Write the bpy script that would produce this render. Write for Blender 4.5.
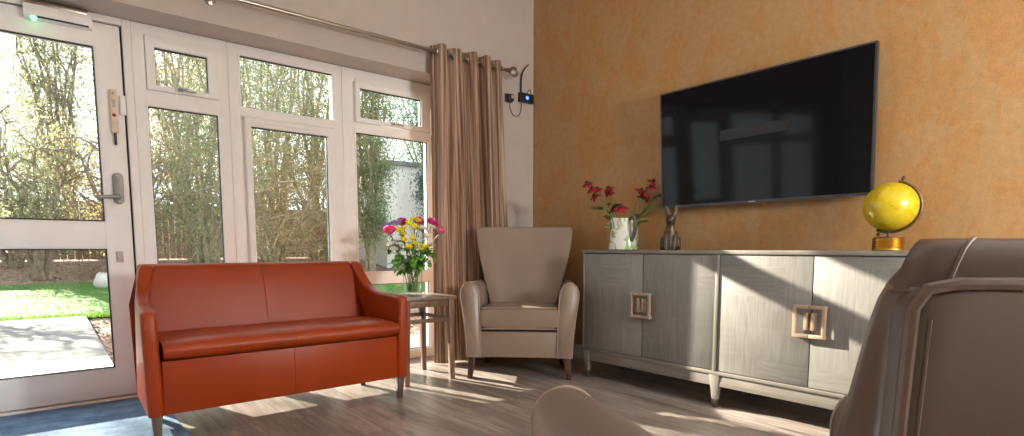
import bpy, bmesh, math, random
from mathutils import Vector, Matrix, Euler

for o in list(bpy.data.objects):
    bpy.data.objects.remove(o, do_unlink=True)
SC = bpy.context.scene
COL = SC.collection
PI = math.pi
R = math.radians

# ------------------------------------------------------------------ camera
cam_d = bpy.data.cameras.new('camera')
cam = bpy.data.objects.new('camera', cam_d)
COL.objects.link(cam)
cam_d.sensor_fit = 'HORIZONTAL'
cam_d.sensor_width = 36.0
cam_d.lens = 558.6 / 1024 * 36.0
cam_d.shift_y = (301.8 - 218.0) / 1024
cam_d.clip_start = 0.05
cam_d.clip_end = 200
_yaw, _pit = R(39.662), R(5.495)
_f = Vector((math.sin(_yaw) * math.cos(_pit), math.cos(_yaw) * math.cos(_pit), -math.sin(_pit)))
cam.location = (0, 0, 0.88)
cam.rotation_euler = _f.to_track_quat('-Z', 'Y').to_euler()
SC.camera = cam

# ------------------------------------------------------------------ world, sun, exposure
SC.view_settings.view_transform = 'Standard'
SC.view_settings.look = 'None'
SC.view_settings.exposure = 0.2
SC.view_settings.gamma = 1.0
SC.view_settings.use_curve_mapping = False
SKY = 2.4
SUN = 27.0
CEIL_FILL = 7.0
GLOBE_FILL = 170.0
wd = bpy.data.worlds.new('sky')
SC.world = wd
wd.use_nodes = True
_n = wd.node_tree.nodes
_b = _n['Background']
_b.inputs[0].default_value = (0.86, 0.94, 1.0, 1)
_b.inputs[1].default_value = SKY
sun_d = bpy.data.lights.new('sun', 'SUN')
sun_d.energy = SUN
sun_d.angle = R(0.55)
sun_d.color = (1.0, 0.9, 0.76)
sun = bpy.data.objects.new('sun', sun_d)
COL.objects.link(sun)
sun.location = (-6, 20, 12)
sun.rotation_euler = Vector((0.31, -1.0, -0.416)).to_track_quat('-Z', 'Y').to_euler()
try:
    SC.cycles.max_bounces = 10
    SC.cycles.diffuse_bounces = 6
    SC.cycles.transparent_max_bounces = 24
    SC.cycles.sample_clamp_indirect = 6
    SC.cycles.use_denoising = True
    SC.cycles.caustics_reflective = False
    SC.cycles.caustics_refractive = False
except Exception:
    pass


# ------------------------------------------------------------------ materials
def newmat(name):
    m = bpy.data.materials.new(name)
    m.use_nodes = True
    nt = m.node_tree
    return m, nt, nt.nodes['Principled BSDF']


def N(nt, typ, **kw):
    n = nt.nodes.new(typ)
    for k, v in kw.items():
        if k in n.bl_rna.properties:
            setattr(n, k, v)
    return n


def coords(nt, kind='Object', scale=(1, 1, 1), rot=(0, 0, 0)):
    t = N(nt, 'ShaderNodeTexCoord')
    mp = N(nt, 'ShaderNodeMapping')
    mp.inputs['Scale'].default_value = scale
    mp.inputs['Rotation'].default_value = rot
    nt.links.new(t.outputs[kind], mp.inputs['Vector'])
    return mp.outputs['Vector']


def noise(nt, vec, scale=5, detail=4, rough=0.5, dist=0.0):
    n = N(nt, 'ShaderNodeTexNoise')
    n.inputs['Scale'].default_value = scale
    n.inputs['Detail'].default_value = detail
    n.inputs['Roughness'].default_value = rough
    n.inputs['Distortion'].default_value = dist
    nt.links.new(vec, n.inputs['Vector'])
    return n.outputs['Fac']


def ramp(nt, fac, stops):
    r = N(nt, 'ShaderNodeValToRGB')
    el = r.color_ramp.elements
    while len(el) < len(stops):
        el.new(0.5)
    for e, (p, c) in zip(el, stops):
        e.position = p
        e.color = (c[0], c[1], c[2], 1) if len(c) == 3 else c
    nt.links.new(fac, r.inputs['Fac'])
    return r.outputs['Color']


def mixc(nt, fac, a, b, mode='MIX'):
    m = N(nt, 'ShaderNodeMix')
    m.data_type = 'RGBA'
    m.blend_type = mode
    for sock, v in ((0, fac), (6, a), (7, b)):
        if hasattr(v, 'is_output'):
            nt.links.new(v, m.inputs[sock])
        else:
            m.inputs[sock].default_value = v if sock == 0 else (v[0], v[1], v[2], 1)
    return m.outputs[2]


def bump(nt, bsdf, h, strength=0.2, dist=0.01):
    b = N(nt, 'ShaderNodeBump')
    b.inputs['Strength'].default_value = strength
    b.inputs['Distance'].default_value = dist
    nt.links.new(h, b.inputs['Height'])
    nt.links.new(b.outputs['Normal'], bsdf.inputs['Normal'])


def setc(nt, bsdf, c):
    if hasattr(c, 'is_output'):
        nt.links.new(c, bsdf.inputs['Base Color'])
    else:
        bsdf.inputs['Base Color'].default_value = (c[0], c[1], c[2], 1)


def plain(name, col, rough=0.5, metal=0.0, var=0.12, scale=8, bmp=0.0, bscale=60, spec=0.5, emit=None, es=0):
    m, nt, b = newmat(name)
    v = coords(nt)
    f = noise(nt, v, scale, 3)
    lo = tuple(c * (1 - var) for c in col)
    hi = tuple(min(1, c * (1 + var)) for c in col)
    setc(nt, b, ramp(nt, f, [(0.3, lo), (0.7, hi)]))
    b.inputs['Roughness'].default_value = rough
    b.inputs['Metallic'].default_value = metal
    b.inputs['Specular IOR Level'].default_value = spec
    if bmp:
        bump(nt, b, noise(nt, v, bscale, 3), bmp, 0.004)
    if emit:
        b.inputs['Emission Color'].default_value = (emit[0], emit[1], emit[2], 1)
        b.inputs['Emission Strength'].default_value = es
    return m


def leather(name, col, rough=0.38, spec=0.5):
    m, nt, b = newmat(name)
    v = coords(nt)
    f = noise(nt, v, 3, 3)
    setc(nt, b, ramp(nt, f, [(0.3, tuple(c * 0.92 for c in col)), (0.7, tuple(c * 1.06 for c in col))]))
    b.inputs['Roughness'].default_value = rough
    b.inputs['Specular IOR Level'].default_value = spec
    vo = N(nt, 'ShaderNodeTexVoronoi')
    vo.inputs['Scale'].default_value = 700
    nt.links.new(v, vo.inputs['Vector'])
    wr = noise(nt, v, 9, 4, 0.6)
    ad = N(nt, 'ShaderNodeMath', operation='MULTIPLY_ADD')
    nt.links.new(wr, ad.inputs[0])
    ad.inputs[1].default_value = 3.0
    nt.links.new(vo.outputs['Distance'], ad.inputs[2])
    bump(nt, b, ad.outputs[0], 0.04, 0.0005)
    return m


def wood(name, cols, scale=1.0, axis='Z', rough=0.45):
    m, nt, b = newmat(name)
    s = {'X': (1.2, 14, 14), 'Y': (14, 1.2, 14), 'Z': (14, 14, 1.2)}[axis]
    v = coords(nt, scale=tuple(k * scale for k in s))
    f = noise(nt, v, 2.2, 6, 0.62, 0.4)
    setc(nt, b, ramp(nt, f, [(0.25, cols[0]), (0.5, cols[1]), (0.75, cols[2])]))
    b.inputs['Roughness'].default_value = rough
    bump(nt, b, f, 0.12, 0.003)
    return m


M = {}
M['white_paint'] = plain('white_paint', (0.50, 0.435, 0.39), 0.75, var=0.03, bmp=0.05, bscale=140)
M['upvc'] = plain('white_upvc', (0.91, 0.89, 0.87), 0.5, var=0.02, spec=0.3)
M['gasket'] = plain('black_gasket', (0.02, 0.02, 0.022), 0.6)
M['ceiling'] = plain('ceiling_paint', (0.82, 0.8, 0.77), 0.85, var=0.02)
M['skirting'] = plain('skirting_paint', (0.72, 0.69, 0.65), 0.45, var=0.03)
M['red_leather'] = leather('red_leather', (0.275, 0.036, 0.004), 0.40, 0.25)
M['tan_leather'] = leather('tan_leather', (0.245, 0.178, 0.137), 0.36)
M['taupe_leather'] = leather('taupe_leather', (0.15, 0.116, 0.096), 0.3)
M['brown_leather'] = leather('brown_leather', (0.082, 0.050, 0.035), 0.36)
M['piping'] = leather('piping_leather', (0.105, 0.068, 0.05), 0.4)
M['tan_piping'] = leather('tan_piping_leather', (0.30, 0.215, 0.16), 0.4)
M['dark_leg'] = wood('dark_leg_wood', [(0.04, 0.013, 0.007), (0.07, 0.024, 0.012), (0.10, 0.036, 0.018)])
M['grey_leg'] = wood('grey_leg_wood', [(0.07, 0.045, 0.032), (0.11, 0.073, 0.052), (0.15, 0.10, 0.073)])
M['table_wood'] = wood('table_wood', [(0.09, 0.045, 0.027), (0.15, 0.08, 0.048), (0.21, 0.12, 0.075)])
M['table_top'] = wood('table_top_wood', [(0.11, 0.072, 0.052), (0.17, 0.115, 0.085), (0.23, 0.16, 0.12)], axis='Y', rough=0.35)
M['steel'] = plain('brushed_steel', (0.40, 0.385, 0.37), 0.35, 1.0, var=0.05)
M['nickel'] = plain('antique_nickel', (0.34, 0.29, 0.24), 0.3, 1.0, var=0.08)
M['black_plastic'] = plain('black_plastic', (0.012, 0.012, 0.014), 0.35)
M['tv_bezel'] = plain('tv_bezel', (0.05, 0.05, 0.055), 0.35, 0.4)
M['tv_screen'] = plain('tv_screen_glass', (0.003, 0.003, 0.004), 0.07, var=0.0, spec=0.16)
M['cream_plastic'] = plain('cream_plastic', (0.72, 0.58, 0.40), 0.4)
M['red_plastic'] = plain('red_plastic', (0.5, 0.03, 0.03), 0.4)
M['grey_plastic'] = plain('grey_plastic', (0.42, 0.38, 0.35), 0.4)
M['satin_steel'] = plain('satin_door_steel', (0.27, 0.26, 0.25), 0.5, 0.5)
M['led_green'] = plain('green_led', (0.05, 0.5, 0.15), 0.4, emit=(0.1, 1.0, 0.35), es=6)
M['led_blue'] = plain('blue_led', (0.03, 0.08, 0.6), 0.4, emit=(0.05, 0.12, 1.0), es=5)
M['copper'] = plain('rose_gold_metal', (0.42, 0.30, 0.21), 0.42, 0.25, var=0.06)
M['bronze'] = plain('dark_bronze', (0.16, 0.12, 0.09), 0.4, 0.8)
M['brass'] = plain('brass', (0.68, 0.42, 0.10), 0.28, 1.0, var=0.1)
M['old_brass'] = plain('aged_brass', (0.11, 0.07, 0.03), 0.4, 0.6, var=0.2)
M['hare_bronze'] = plain('hare_bronze', (0.085, 0.062, 0.042), 0.45, 0.4, var=0.4, scale=25, bmp=0.4, bscale=70)
M['dark_glaze'] = plain('dark_grey_glaze', (0.10, 0.09, 0.082), 0.35)
M['paper_wire'] = plain('black_cable', (0.02, 0.02, 0.02), 0.5)
M['white_stem'] = plain('green_stem', (0.10, 0.20, 0.04), 0.5)
M['leaf_green'] = plain('leaf_green', (0.13, 0.34, 0.035), 0.45, var=0.4, scale=20)
M['olive_leaf'] = plain('olive_leaf', (0.10, 0.115, 0.02), 0.5, var=0.4, scale=20)
M['pink'] = plain('pink_petal', (0.85, 0.045, 0.24), 0.5, var=0.25, scale=30)
M['pale_pink'] = plain('pale_pink_petal', (0.88, 0.25, 0.38), 0.5, var=0.2, scale=30)
M['magenta'] = plain('magenta_petal', (0.62, 0.02, 0.22), 0.5, var=0.25, scale=30)
M['yellow'] = plain('yellow_petal', (0.95, 0.80, 0.03), 0.5, var=0.15, scale=30)
M['lilac'] = plain('lilac_petal', (0.42, 0.30, 0.72), 0.5, var=0.2, scale=30)
M['white_petal'] = plain('white_petal', (0.85, 0.83, 0.76), 0.5, var=0.06, scale=30)
M['crimson'] = plain('crimson_petal', (0.28, 0.007, 0.010), 0.6, var=0.4, scale=40)
M['dark_core'] = plain('dark_flower_core', (0.05, 0.012, 0.012), 0.7, var=0.3)
M['slab'] = plain('paving_slab', (0.155, 0.149, 0.147), 0.8, var=0.18, scale=3, bmp=0.2, bscale=40)
M['stone'] = plain('pale_stone', (0.5, 0.47, 0.43), 0.8, var=0.12, bmp=0.4, bscale=15)
M['render_wall'] = plain('white_render', (0.86, 0.86, 0.87), 0.8, var=0.03)
M['roof_tile'] = plain('grey_roof', (0.25, 0.24, 0.25), 0.7, var=0.2)
M['fill_globe'] = plain('fill_globe_glow', (0.9, 0.88, 0.84), 0.4, emit=(0.97, 1.0, 1.0), es=GLOBE_FILL)  # glow of the added globe fill lamps
M['fill_disc'] = plain('ceiling_fill_glow', (0.9, 0.88, 0.84), 0.4, emit=(1.0, 0.95, 0.88), es=CEIL_FILL)  # glow of the added overhead fill lights


def mat_floor():
    m, nt, b = newmat('oak_vinyl_planks')
    v = coords(nt, rot=(0, 0, R(90)))
    br = N(nt, 'ShaderNodeTexBrick')
    br.offset = 0.37
    br.inputs['Scale'].default_value = 1.0
    br.inputs['Brick Width'].default_value = 1.22
    br.inputs['Row Height'].default_value = 0.152
    br.inputs['Mortar Size'].default_value = 0.0012
    br.inputs['Mortar Smooth'].default_value = 0.2
    br.inputs['Bias'].default_value = 0.0
    br.inputs['Color1'].default_value = (0.0, 0.0, 0.0, 1)
    br.inputs['Color2'].default_value = (1.0, 1.0, 1.0, 1)
    br.inputs['Mortar'].default_value = (0.5, 0.5, 0.5, 1)
    nt.links.new(v, br.inputs['Vector'])
    g = coords(nt, scale=(16, 1.1, 1))
    off = mixc(nt, 1.0, g, br.outputs['Color'], 'ADD')
    f1 = noise(nt, off, 1.7, 7, 0.62, 0.8)
    g2 = coords(nt, scale=(5, 0.9, 1))
    f2 = noise(nt, g2, 1.4, 4, 0.6, 1.2)
    c1 = ramp(nt, f1, [(0.28, (0.155, 0.124, 0.106)), (0.5, (0.30, 0.258, 0.23)), (0.72, (0.44, 0.40, 0.37))])
    c2 = ramp(nt, f2, [(0.3, (0.5, 0.47, 0.44)), (0.7, (1.15, 1.12, 1.1))])
    c3 = mixc(nt, 0.8, c1, c2, 'MULTIPLY')
    tone = ramp(nt, br.outputs['Color'], [(0.0, (0.82, 0.80, 0.78)), (1.0, (1.12, 1.1, 1.08))])
    c4 = mixc(nt, 0.7, c3, tone, 'MULTIPLY')
    c5 = mixc(nt, br.outputs['Fac'], c4, (0.03, 0.022, 0.018))
    setc(nt, b, c5)
    b.inputs['Roughness'].default_value = 0.36
    bump(nt, b, f1, 0.06, 0.003)
    return m


def mat_ochre():
    m, nt, b = newmat('ochre_wallpaper')
    v = coords(nt, scale=(1, 1, 0.55))
    big = noise(nt, v, 7.5, 4, 0.6, 0.35)
    v2 = coords(nt)
    fine = noise(nt, v2, 190, 3, 0.7)
    mid = noise(nt, v2, 26, 4, 0.6)
    c = ramp(nt, big, [(0.40, (0.45, 0.272, 0.122)), (0.50, (0.45, 0.262, 0.112)), (0.56, (0.455, 0.232, 0.078)), (0.68, (0.455, 0.248, 0.092))])
    c2 = ramp(nt, mid, [(0.3, (0.86, 0.84, 0.8)), (0.7, (1.1, 1.1, 1.1))])
    c3 = mixc(nt, 0.7, c, c2, 'MULTIPLY')
    c4 = ramp(nt, fine, [(0.35, (0.84, 0.84, 0.84)), (0.65, (1.12, 1.12, 1.12))])
    setc(nt, b, mixc(nt, 0.8, c3, c4, 'MULTIPLY'))
    b.inputs['Roughness'].default_value = 0.6
    bump(nt, b, fine, 0.12, 0.002)
    return m


def mat_curtain():
    m, nt, b = newmat('striped_curtain_cloth')
    uv = N(nt, 'ShaderNodeUVMap')
    mp = N(nt, 'ShaderNodeMapping')
    mp.inputs['Scale'].default_value = (26, .6, 1)
    nt.links.new(uv.outputs['UV'], mp.inputs['Vector'])
    f = noise(nt, mp.outputs['Vector'], 2.4, 6, 0.6, 0.6)
    setc(nt, b, ramp(nt, f, [(0.40, (0.10, 0.045, 0.026)), (0.47, (0.22, 0.115, 0.068)), (0.53, (0.36, 0.22, 0.145)), (0.60, (0.52, 0.38, 0.28))]))
    b.inputs['Roughness'].default_value = 0.65
    b.inputs['Sheen Weight'].default_value = 0.2
    bump(nt, b, f, 0.25, 0.003)
    tr = N(nt, 'ShaderNodeBsdfTranslucent')
    tr.inputs['Color'].default_value = (0.42, 0.24, 0.14, 1)
    mx = N(nt, 'ShaderNodeMixShader')
    mx.inputs[0].default_value = 0.12
    nt.links.new(b.outputs[0], mx.inputs[1])
    nt.links.new(tr.outputs[0], mx.inputs[2])
    nt.links.new(mx.outputs[0], nt.nodes['Material Output'].inputs['Surface'])
    return m


def mat_veneer():
    # local sideboard frame: faces in the Y-Z plane
    m, nt, b = newmat('grey_oak_block_veneer')
    t = N(nt, 'ShaderNodeTexCoord')
    sp = N(nt, 'ShaderNodeSeparateXYZ')
    nt.links.new(t.outputs['Object'], sp.inputs[0])
    cb = N(nt, 'ShaderNodeCombineXYZ')
    nt.links.new(sp.outputs['Y'], cb.inputs['X'])
    nt.links.new(sp.outputs['Z'], cb.inputs['Y'])
    br = N(nt, 'ShaderNodeTexBrick')
    br.offset = 0.5
    br.inputs['Scale'].default_value = 1.0
    br.inputs['Brick Width'].default_value = 0.24
    br.inputs['Row Height'].default_value = 0.158
    br.inputs['Mortar Size'].default_value = 0.0
    br.inputs['Bias'].default_value = 0.0
    br.inputs['Color1'].default_value = (0, 0, 0, 1)
    br.inputs['Color2'].default_value = (1, 1, 1, 1)
    nt.links.new(cb.outputs[0], br.inputs['Vector'])
    va = coords(nt, scale=(10, 34, 2.2))
    vb = coords(nt, scale=(10, 2.2, 34))
    fa = noise(nt, va, 2.2, 6, 0.65, 0.9)
    fb = noise(nt, vb, 2.2, 6, 0.65, 0.9)
    st = [(0.25, (0.165, 0.152, 0.138)), (0.5, (0.218, 0.204, 0.187)), (0.75, (0.272, 0.257, 0.238))]
    ca = ramp(nt, fa, st)
    cbb = ramp(nt, fb, [(p, tuple(k * 0.94 for k in c)) for p, c in st])
    sel = ramp(nt, br.outputs['Color'], [(0.72, (0, 0, 0)), (0.76, (1, 1, 1))])
    c = mixc(nt, sel, ca, cbb)
    tone = ramp(nt, br.outputs['Color'], [(0, (0.92, 0.92, 0.92)), (1, (1.06, 1.06, 1.06))])
    setc(nt, b, mixc(nt, 0.9, c, tone, 'MULTIPLY'))
    b.inputs['Roughness'].default_value = 0.5
    bump(nt, b, fa, 0.1, 0.002)
    return m


def mat_glass(name, tint=(0.97, 0.99, 0.98), ior=1.5):
    m, nt, b = newmat(name)
    nt.nodes.remove(b)
    lw = N(nt, 'ShaderNodeLayerWeight')
    pw = N(nt, 'ShaderNodeMath', operation='POWER')
    nt.links.new(lw.outputs['Facing'], pw.inputs[0])
    pw.inputs[1].default_value = 5.0
    f0 = ((ior - 1) / (ior + 1)) ** 2
    fr = N(nt, 'ShaderNodeMath', operation='MULTIPLY_ADD')
    nt.links.new(pw.outputs[0], fr.inputs[0])
    fr.inputs[1].default_value = 1 - f0
    fr.inputs[2].default_value = f0
    tr = N(nt, 'ShaderNodeBsdfTransparent')
    tr.inputs['Color'].default_value = (*tint, 1)
    gl = N(nt, 'ShaderNodeBsdfGlossy')
    gl.inputs['Roughness'].default_value = 0.0
    mx = N(nt, 'ShaderNodeMixShader')
    nt.links.new(fr.outputs[0], mx.inputs[0])
    nt.links.new(tr.outputs[0], mx.inputs[1])
    nt.links.new(gl.outputs[0], mx.inputs[2])
    nt.links.new(mx.outputs[0], nt.nodes['Material Output'].inputs['Surface'])
    return m


def mat_mat():
    m, nt, b = newmat('blue_grey_entrance_carpet')
    v = coords(nt)
    f = noise(nt, v, 7, 6, 0.7)
    f2 = noise(nt, v, 240, 2, 0.8)
    c = ramp(nt, f, [(0.3, (0.055, 0.11, 0.20)), (0.55, (0.13, 0.23, 0.38)), (0.75, (0.26, 0.38, 0.54))])
    c2 = ramp(nt, f2, [(0.3, (0.6, 0.6, 0.6)), (0.7, (1.3, 1.3, 1.3))])
    setc(nt, b, mixc(nt, 0.8, c, c2, 'MULTIPLY'))
    b.inputs['Roughness'].default_value = 0.95
    bump(nt, b, f2, 0.5, 0.004)
    return m


def mat_leafy(name, stops, trans=0.55):
    m, nt, b = newmat(name)
    v = coords(nt)
    f = noise(nt, v, 5.5, 5, 0.75)
    c = ramp(nt, f, stops)
    setc(nt, b, c)
    b.inputs['Roughness'].default_value = 0.45
    tr = N(nt, 'ShaderNodeBsdfTranslucent')
    nt.links.new(c, tr.inputs['Color'])
    mx = N(nt, 'ShaderNodeMixShader')
    mx.inputs[0].default_value = trans
    nt.links.new(b.outputs[0], mx.inputs[1])
    nt.links.new(tr.outputs[0], mx.inputs[2])
    nt.links.new(mx.outputs[0], nt.nodes['Material Output'].inputs['Surface'])
    return m


def mat_lawn():
    m, nt, b = newmat('lawn_turf')
    v = coords(nt)
    f = noise(nt, v, 1.3, 4, 0.6)
    f2 = noise(nt, v, 60, 3, 0.8)
    c = ramp(nt, f, [(0.3, (0.035, 0.105, 0.010)), (0.7, (0.065, 0.17, 0.016))])
    c2 = ramp(nt, f2, [(0.3, (0.6, 0.65, 0.55)), (0.7, (1.35, 1.3, 1.3))])
    setc(nt, b, mixc(nt, 0.8, c, c2, 'MULTIPLY'))
    b.inputs['Roughness'].default_value = 0.8
    bump(nt, b, f2, 0.6, 0.03)
    return m


def mat_mulch():
    m, nt, b = newmat('bark_mulch')
    v = coords(nt)
    vo = N(nt, 'ShaderNodeTexVoronoi')
    vo.inputs['Scale'].default_value = 22
    nt.links.new(v, vo.inputs['Vector'])
    c = ramp(nt, vo.outputs['Color'], [(0.1, (0.09, 0.05, 0.035)), (0.5, (0.21, 0.125, 0.09)), (0.9, (0.34, 0.23, 0.17))])
    setc(nt, b, c)
    b.inputs['Roughness'].default_value = 0.9
    bump(nt, b, vo.outputs['Distance'], 0.8, 0.03)
    return m


M['floor'] = mat_floor()
M['ochre'] = mat_ochre()
M['curtain'] = mat_curtain()
M['veneer'] = mat_veneer()
M['side_wood'] = wood('grey_oak', [(0.145, 0.125, 0.106), (0.215, 0.192, 0.166), (0.285, 0.26, 0.23)], axis='Y', rough=0.5)
M['side_wood_v'] = wood('grey_oak_upright', [(0.145, 0.125, 0.106), (0.215, 0.192, 0.166), (0.285, 0.26, 0.23)], axis='Z', rough=0.5)
M['glass'] = mat_glass('window_glass')
M['vase_glass'] = mat_glass('vase_glass', (0.965, 0.98, 0.975), 1.5)
M['water'] = mat_glass('water_clear', (0.97, 0.985, 0.98), 1.33)
M['mat'] = mat_mat()
M['lawn'] = mat_lawn()
M['mulch'] = mat_mulch()
M['leaf_a'] = mat_leafy('yellow_green_leaf', [(0.3, (0.13, 0.15, 0.07)), (0.5, (0.27, 0.285, 0.15)), (0.7, (0.48, 0.48, 0.33))])
M['leaf_b'] = mat_leafy('deep_green_leaf', [(0.3, (0.09, 0.12, 0.05)), (0.5, (0.21, 0.25, 0.11)), (0.72, (0.42, 0.45, 0.26))])
M['leaf_c'] = mat_leafy('russet_olive_leaf', [(0.3, (0.20, 0.12, 0.05)), (0.5, (0.38, 0.29, 0.12)), (0.7, (0.55, 0.48, 0.24))])
M['leaf_d'] = mat_leafy('blue_green_needle', [(0.3, (0.04, 0.09, 0.05)), (0.5, (0.11, 0.2, 0.12)), (0.7, (0.24, 0.36, 0.24))])
M['grass'] = mat_leafy('grass_blade', [(0.3, (0.06, 0.18, 0.015)), (0.7, (0.22, 0.36, 0.05))])
M['bark'] = plain('grey_brown_bark', (0.20, 0.145, 0.105), 0.9, var=0.4, scale=12)
M['bark_pale'] = plain('pale_bark', (0.30, 0.235, 0.15), 0.9, var=0.35, scale=12)
M['fence'] = wood('brown_fence_wood', [(0.12, 0.065, 0.04), (0.20, 0.115, 0.07), (0.28, 0.17, 0.10)])


def mat_jug():
    m, nt, b = newmat('painted_jug_glaze')
    v = coords(nt)
    f = noise(nt, v, 8, 2, 0.5, 0.8)
    f2 = noise(nt, v, 17, 1, 0.4, 0.4)
    c = ramp(nt, f, [(0.47, (0.80, 0.79, 0.72)), (0.50, (0.38, 0.55, 0.22)), (0.56, (0.25, 0.42, 0.14)), (0.60, (0.80, 0.79, 0.72))])
    c2 = mixc(nt, ramp(nt, f2, [(0.66, (0, 0, 0)), (0.69, (1, 1, 1))]), c, (0.78, 0.50, 0.44))
    setc(nt, b, c2)
    b.inputs['Roughness'].default_value = 0.25
    return m


def mat_globe():
    m, nt, b = newmat('yellow_globe_map')
    v = coords(nt)
    f = noise(nt, v, 9, 6, 0.55, 0.3)
    c = ramp(nt, f, [(0.44, (0.60, 0.43, 0.008)), (0.50, (0.50, 0.36, 0.010)), (0.51, (0.64, 0.47, 0.012)), (0.62, (0.66, 0.49, 0.02))])
    setc(nt, b, c)
    b.inputs['Roughness'].default_value = 0.22
    return m


M['jug'] = mat_jug()
M['globe'] = mat_globe()


# ------------------------------------------------------------------ mesh builder
class MB:
    def __init__(self):
        self.v = []
        self.f = []
        self.uv = None

    def add(self, vs, fs):
        o = len(self.v)
        self.v += [Vector(p) for p in vs]
        self.f += [[i + o for i in f] for f in fs]
        return self

    def box(self, x0, x1, y0, y1, z0, z1):
        vs = [(x, y, z) for z in (z0, z1) for y in (y0, y1) for x in (x0, x1)]
        return self.add(vs, [(0, 2, 3, 1), (4, 5, 7, 6), (0, 1, 5, 4), (2, 6, 7, 3), (0, 4, 6, 2), (1, 3, 7, 5)])

    def hexa(self, bottom, top):
        return self.add(list(bottom) + list(top), [(3, 2, 1, 0), (4, 5, 6, 7), (0, 1, 5, 4), (1, 2, 6, 5), (2, 3, 7, 6), (3, 0, 4, 7)])

    def loft(self, rings, cap=True, loop=False):
        n = len(rings[0])
        vs = [p for r in rings for p in r]
        fs = []
        m = len(rings)
        for i in range(m if loop else m - 1):
            a, b = i * n, ((i + 1) % m) * n
            for j in range(n):
                k = (j + 1) % n
                fs.append((a + j, a + k, b + k, b + j))
        if cap and not loop:
            fs.append(tuple(range(n - 1, -1, -1)))
            fs.append(tuple((m - 1) * n + j for j in range(n)))
        return self.add(vs, fs)

    def tube(self, path, r, n=8, cap=True, loop=False):
        path = [Vector(p) for p in path]
        m = len(path)
        rs = r if isinstance(r, (list, tuple)) else [r] * m
        rings = []
        up = None
        for i, p in enumerate(path):
            if loop:
                d = path[(i + 1) % m] - path[i - 1]
            else:
                d = path[min(i + 1, m - 1)] - path[max(i - 1, 0)]
            d = d.normalized() if d.length > 1e-9 else Vector((0, 0, 1))
            if up is None:
                up = Vector((0, 0, 1)) if abs(d.z) < 0.9 else Vector((1, 0, 0))
            s = d.cross(up)
            if s.length < 1e-6:
                s = d.orthogonal()
            s.normalize()
            u = s.cross(d).normalized()
            up = u
            rings.append([p + (s * math.cos(2 * PI * j / n) + u * math.sin(2 * PI * j / n)) * rs[i] for j in range(n)])
        return self.loft(rings, cap, loop)

    def lathe(self, prof, c=(0, 0, 0), n=24, cap=True):
        cx, cy, cz = c
        rings = [[(cx + r * math.cos(2 * PI * j / n), cy + r * math.sin(2 * PI * j / n), cz + z) for j in range(n)] for r, z in prof]
        return self.loft(rings, cap)

    def ball(self, c, rad, nu=12, nv=8):
        c = Vector(c)
        rx, ry, rz = rad if isinstance(rad, (list, tuple)) else (rad, rad, rad)
        rings = []
        for i in range(1, nv):
            t = PI * i / nv
            rings.append([c + Vector((rx * math.sin(t) * math.cos(2 * PI * j / nu), ry * math.sin(t) * math.sin(2 * PI * j / nu), -rz * math.cos(t))) for j in range(nu)])
        return self.loft(rings, True)

    def prism(self, pts, axis, a0, a1):
        def P(p, a):
            return {'X': (a, p[0], p[1]), 'Y': (p[0], a, p[1]), 'Z': (p[0], p[1], a)}[axis]
        n = len(pts)
        vs = [P(p, a0) for p in pts] + [P(p, a1) for p in pts]
        fs = [tuple(range(n)), tuple(range(2 * n - 1, n - 1, -1))] + [(j, (j + 1) % n + 0, (j + 1) % n + n, j + n) for j in range(n)]
        return self.add(vs, fs)

    def ringframe(self, x0, x1, z0, z1, w, y0, y1, ws=None):
        # rectangular frame in the XZ plane; w = (left, right, bottom, top)
        l, r, b, t = w if isinstance(w, (list, tuple)) else (w, w, w, w)
        o = [(x0, z0), (x1, z0), (x1, z1), (x0, z1)]
        i = [(x0 + l, z0 + b), (x1 - r, z0 + b), (x1 - r, z1 - t), (x0 + l, z1 - t)]
        vs = [(p[0], y, p[1]) for y in (y0, y1) for p in o + i]
        fs = []
        for k in range(4):
            j = (k + 1) % 4
            fs += [(k, j, 4 + j, 4 + k), (8 + j, 8 + k, 12 + k, 12 + j), (j, k, 8 + k, 8 + j), (4 + k, 4 + j, 12 + j, 12 + k)]
        return self.add(vs, fs)

    def xf(self, mat):
        self.v = [mat @ p for p in self.v]
        return self

    def build(self, name, mat, parent=None, bevel=0.0, seg=2, smooth=40, loc=None, sub=0):
        me = bpy.data.meshes.new(name)
        bm = bmesh.new()
        vs = [bm.verts.new(p) for p in self.v]
        for f in self.f:
            try:
                bm.faces.new([vs[i] for i in f])
            except ValueError:
                pass
        bmesh.ops.recalc_face_normals(bm, faces=bm.faces)
        if bevel:
            ed = [e for e in bm.edges if len(e.link_faces) == 2 and e.calc_face_angle(0) > R(28)]
            if ed:
                bmesh.ops.bevel(bm, geom=ed, offset=bevel, segments=seg, profile=0.5, affect='EDGES', clamp_overlap=True)
        for f in bm.faces:
            f.smooth = smooth > 0
        bm.to_mesh(me)
        bm.free()
        if smooth:
            me.set_sharp_from_angle(angle=R(smooth))
        me.materials.append(mat)
        ob = bpy.data.objects.new(name, me)
        COL.objects.link(ob)
        if loc:
            ob.location = loc
        if parent:
            ob.parent = parent
        if sub:
            md = ob.modifiers.new('subsurf', 'SUBSURF')
            md.levels = sub
            md.render_levels = sub
        return ob


def tag(o, label, cat=None, group=None, kind=None):
    o['label'] = label
    if cat:
        o['category'] = cat
    if group:
        o['group'] = group
    if kind:
        o['kind'] = kind
    return o


def thing(name, label, cat, loc=(0, 0, 0), rotz=0.0, group=None, kind=None):
    o = bpy.data.objects.new(name, None)
    o.empty_display_size = 0.1
    COL.objects.link(o)
    o.location = loc
    o.rotation_euler = (0, 0, rotz)
    return tag(o, label, cat, group, kind)


def struct(o, label=None, cat=None):
    o['kind'] = 'structure'
    if label:
        o['label'] = label
    if cat:
        o['category'] = cat
    return o


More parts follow.
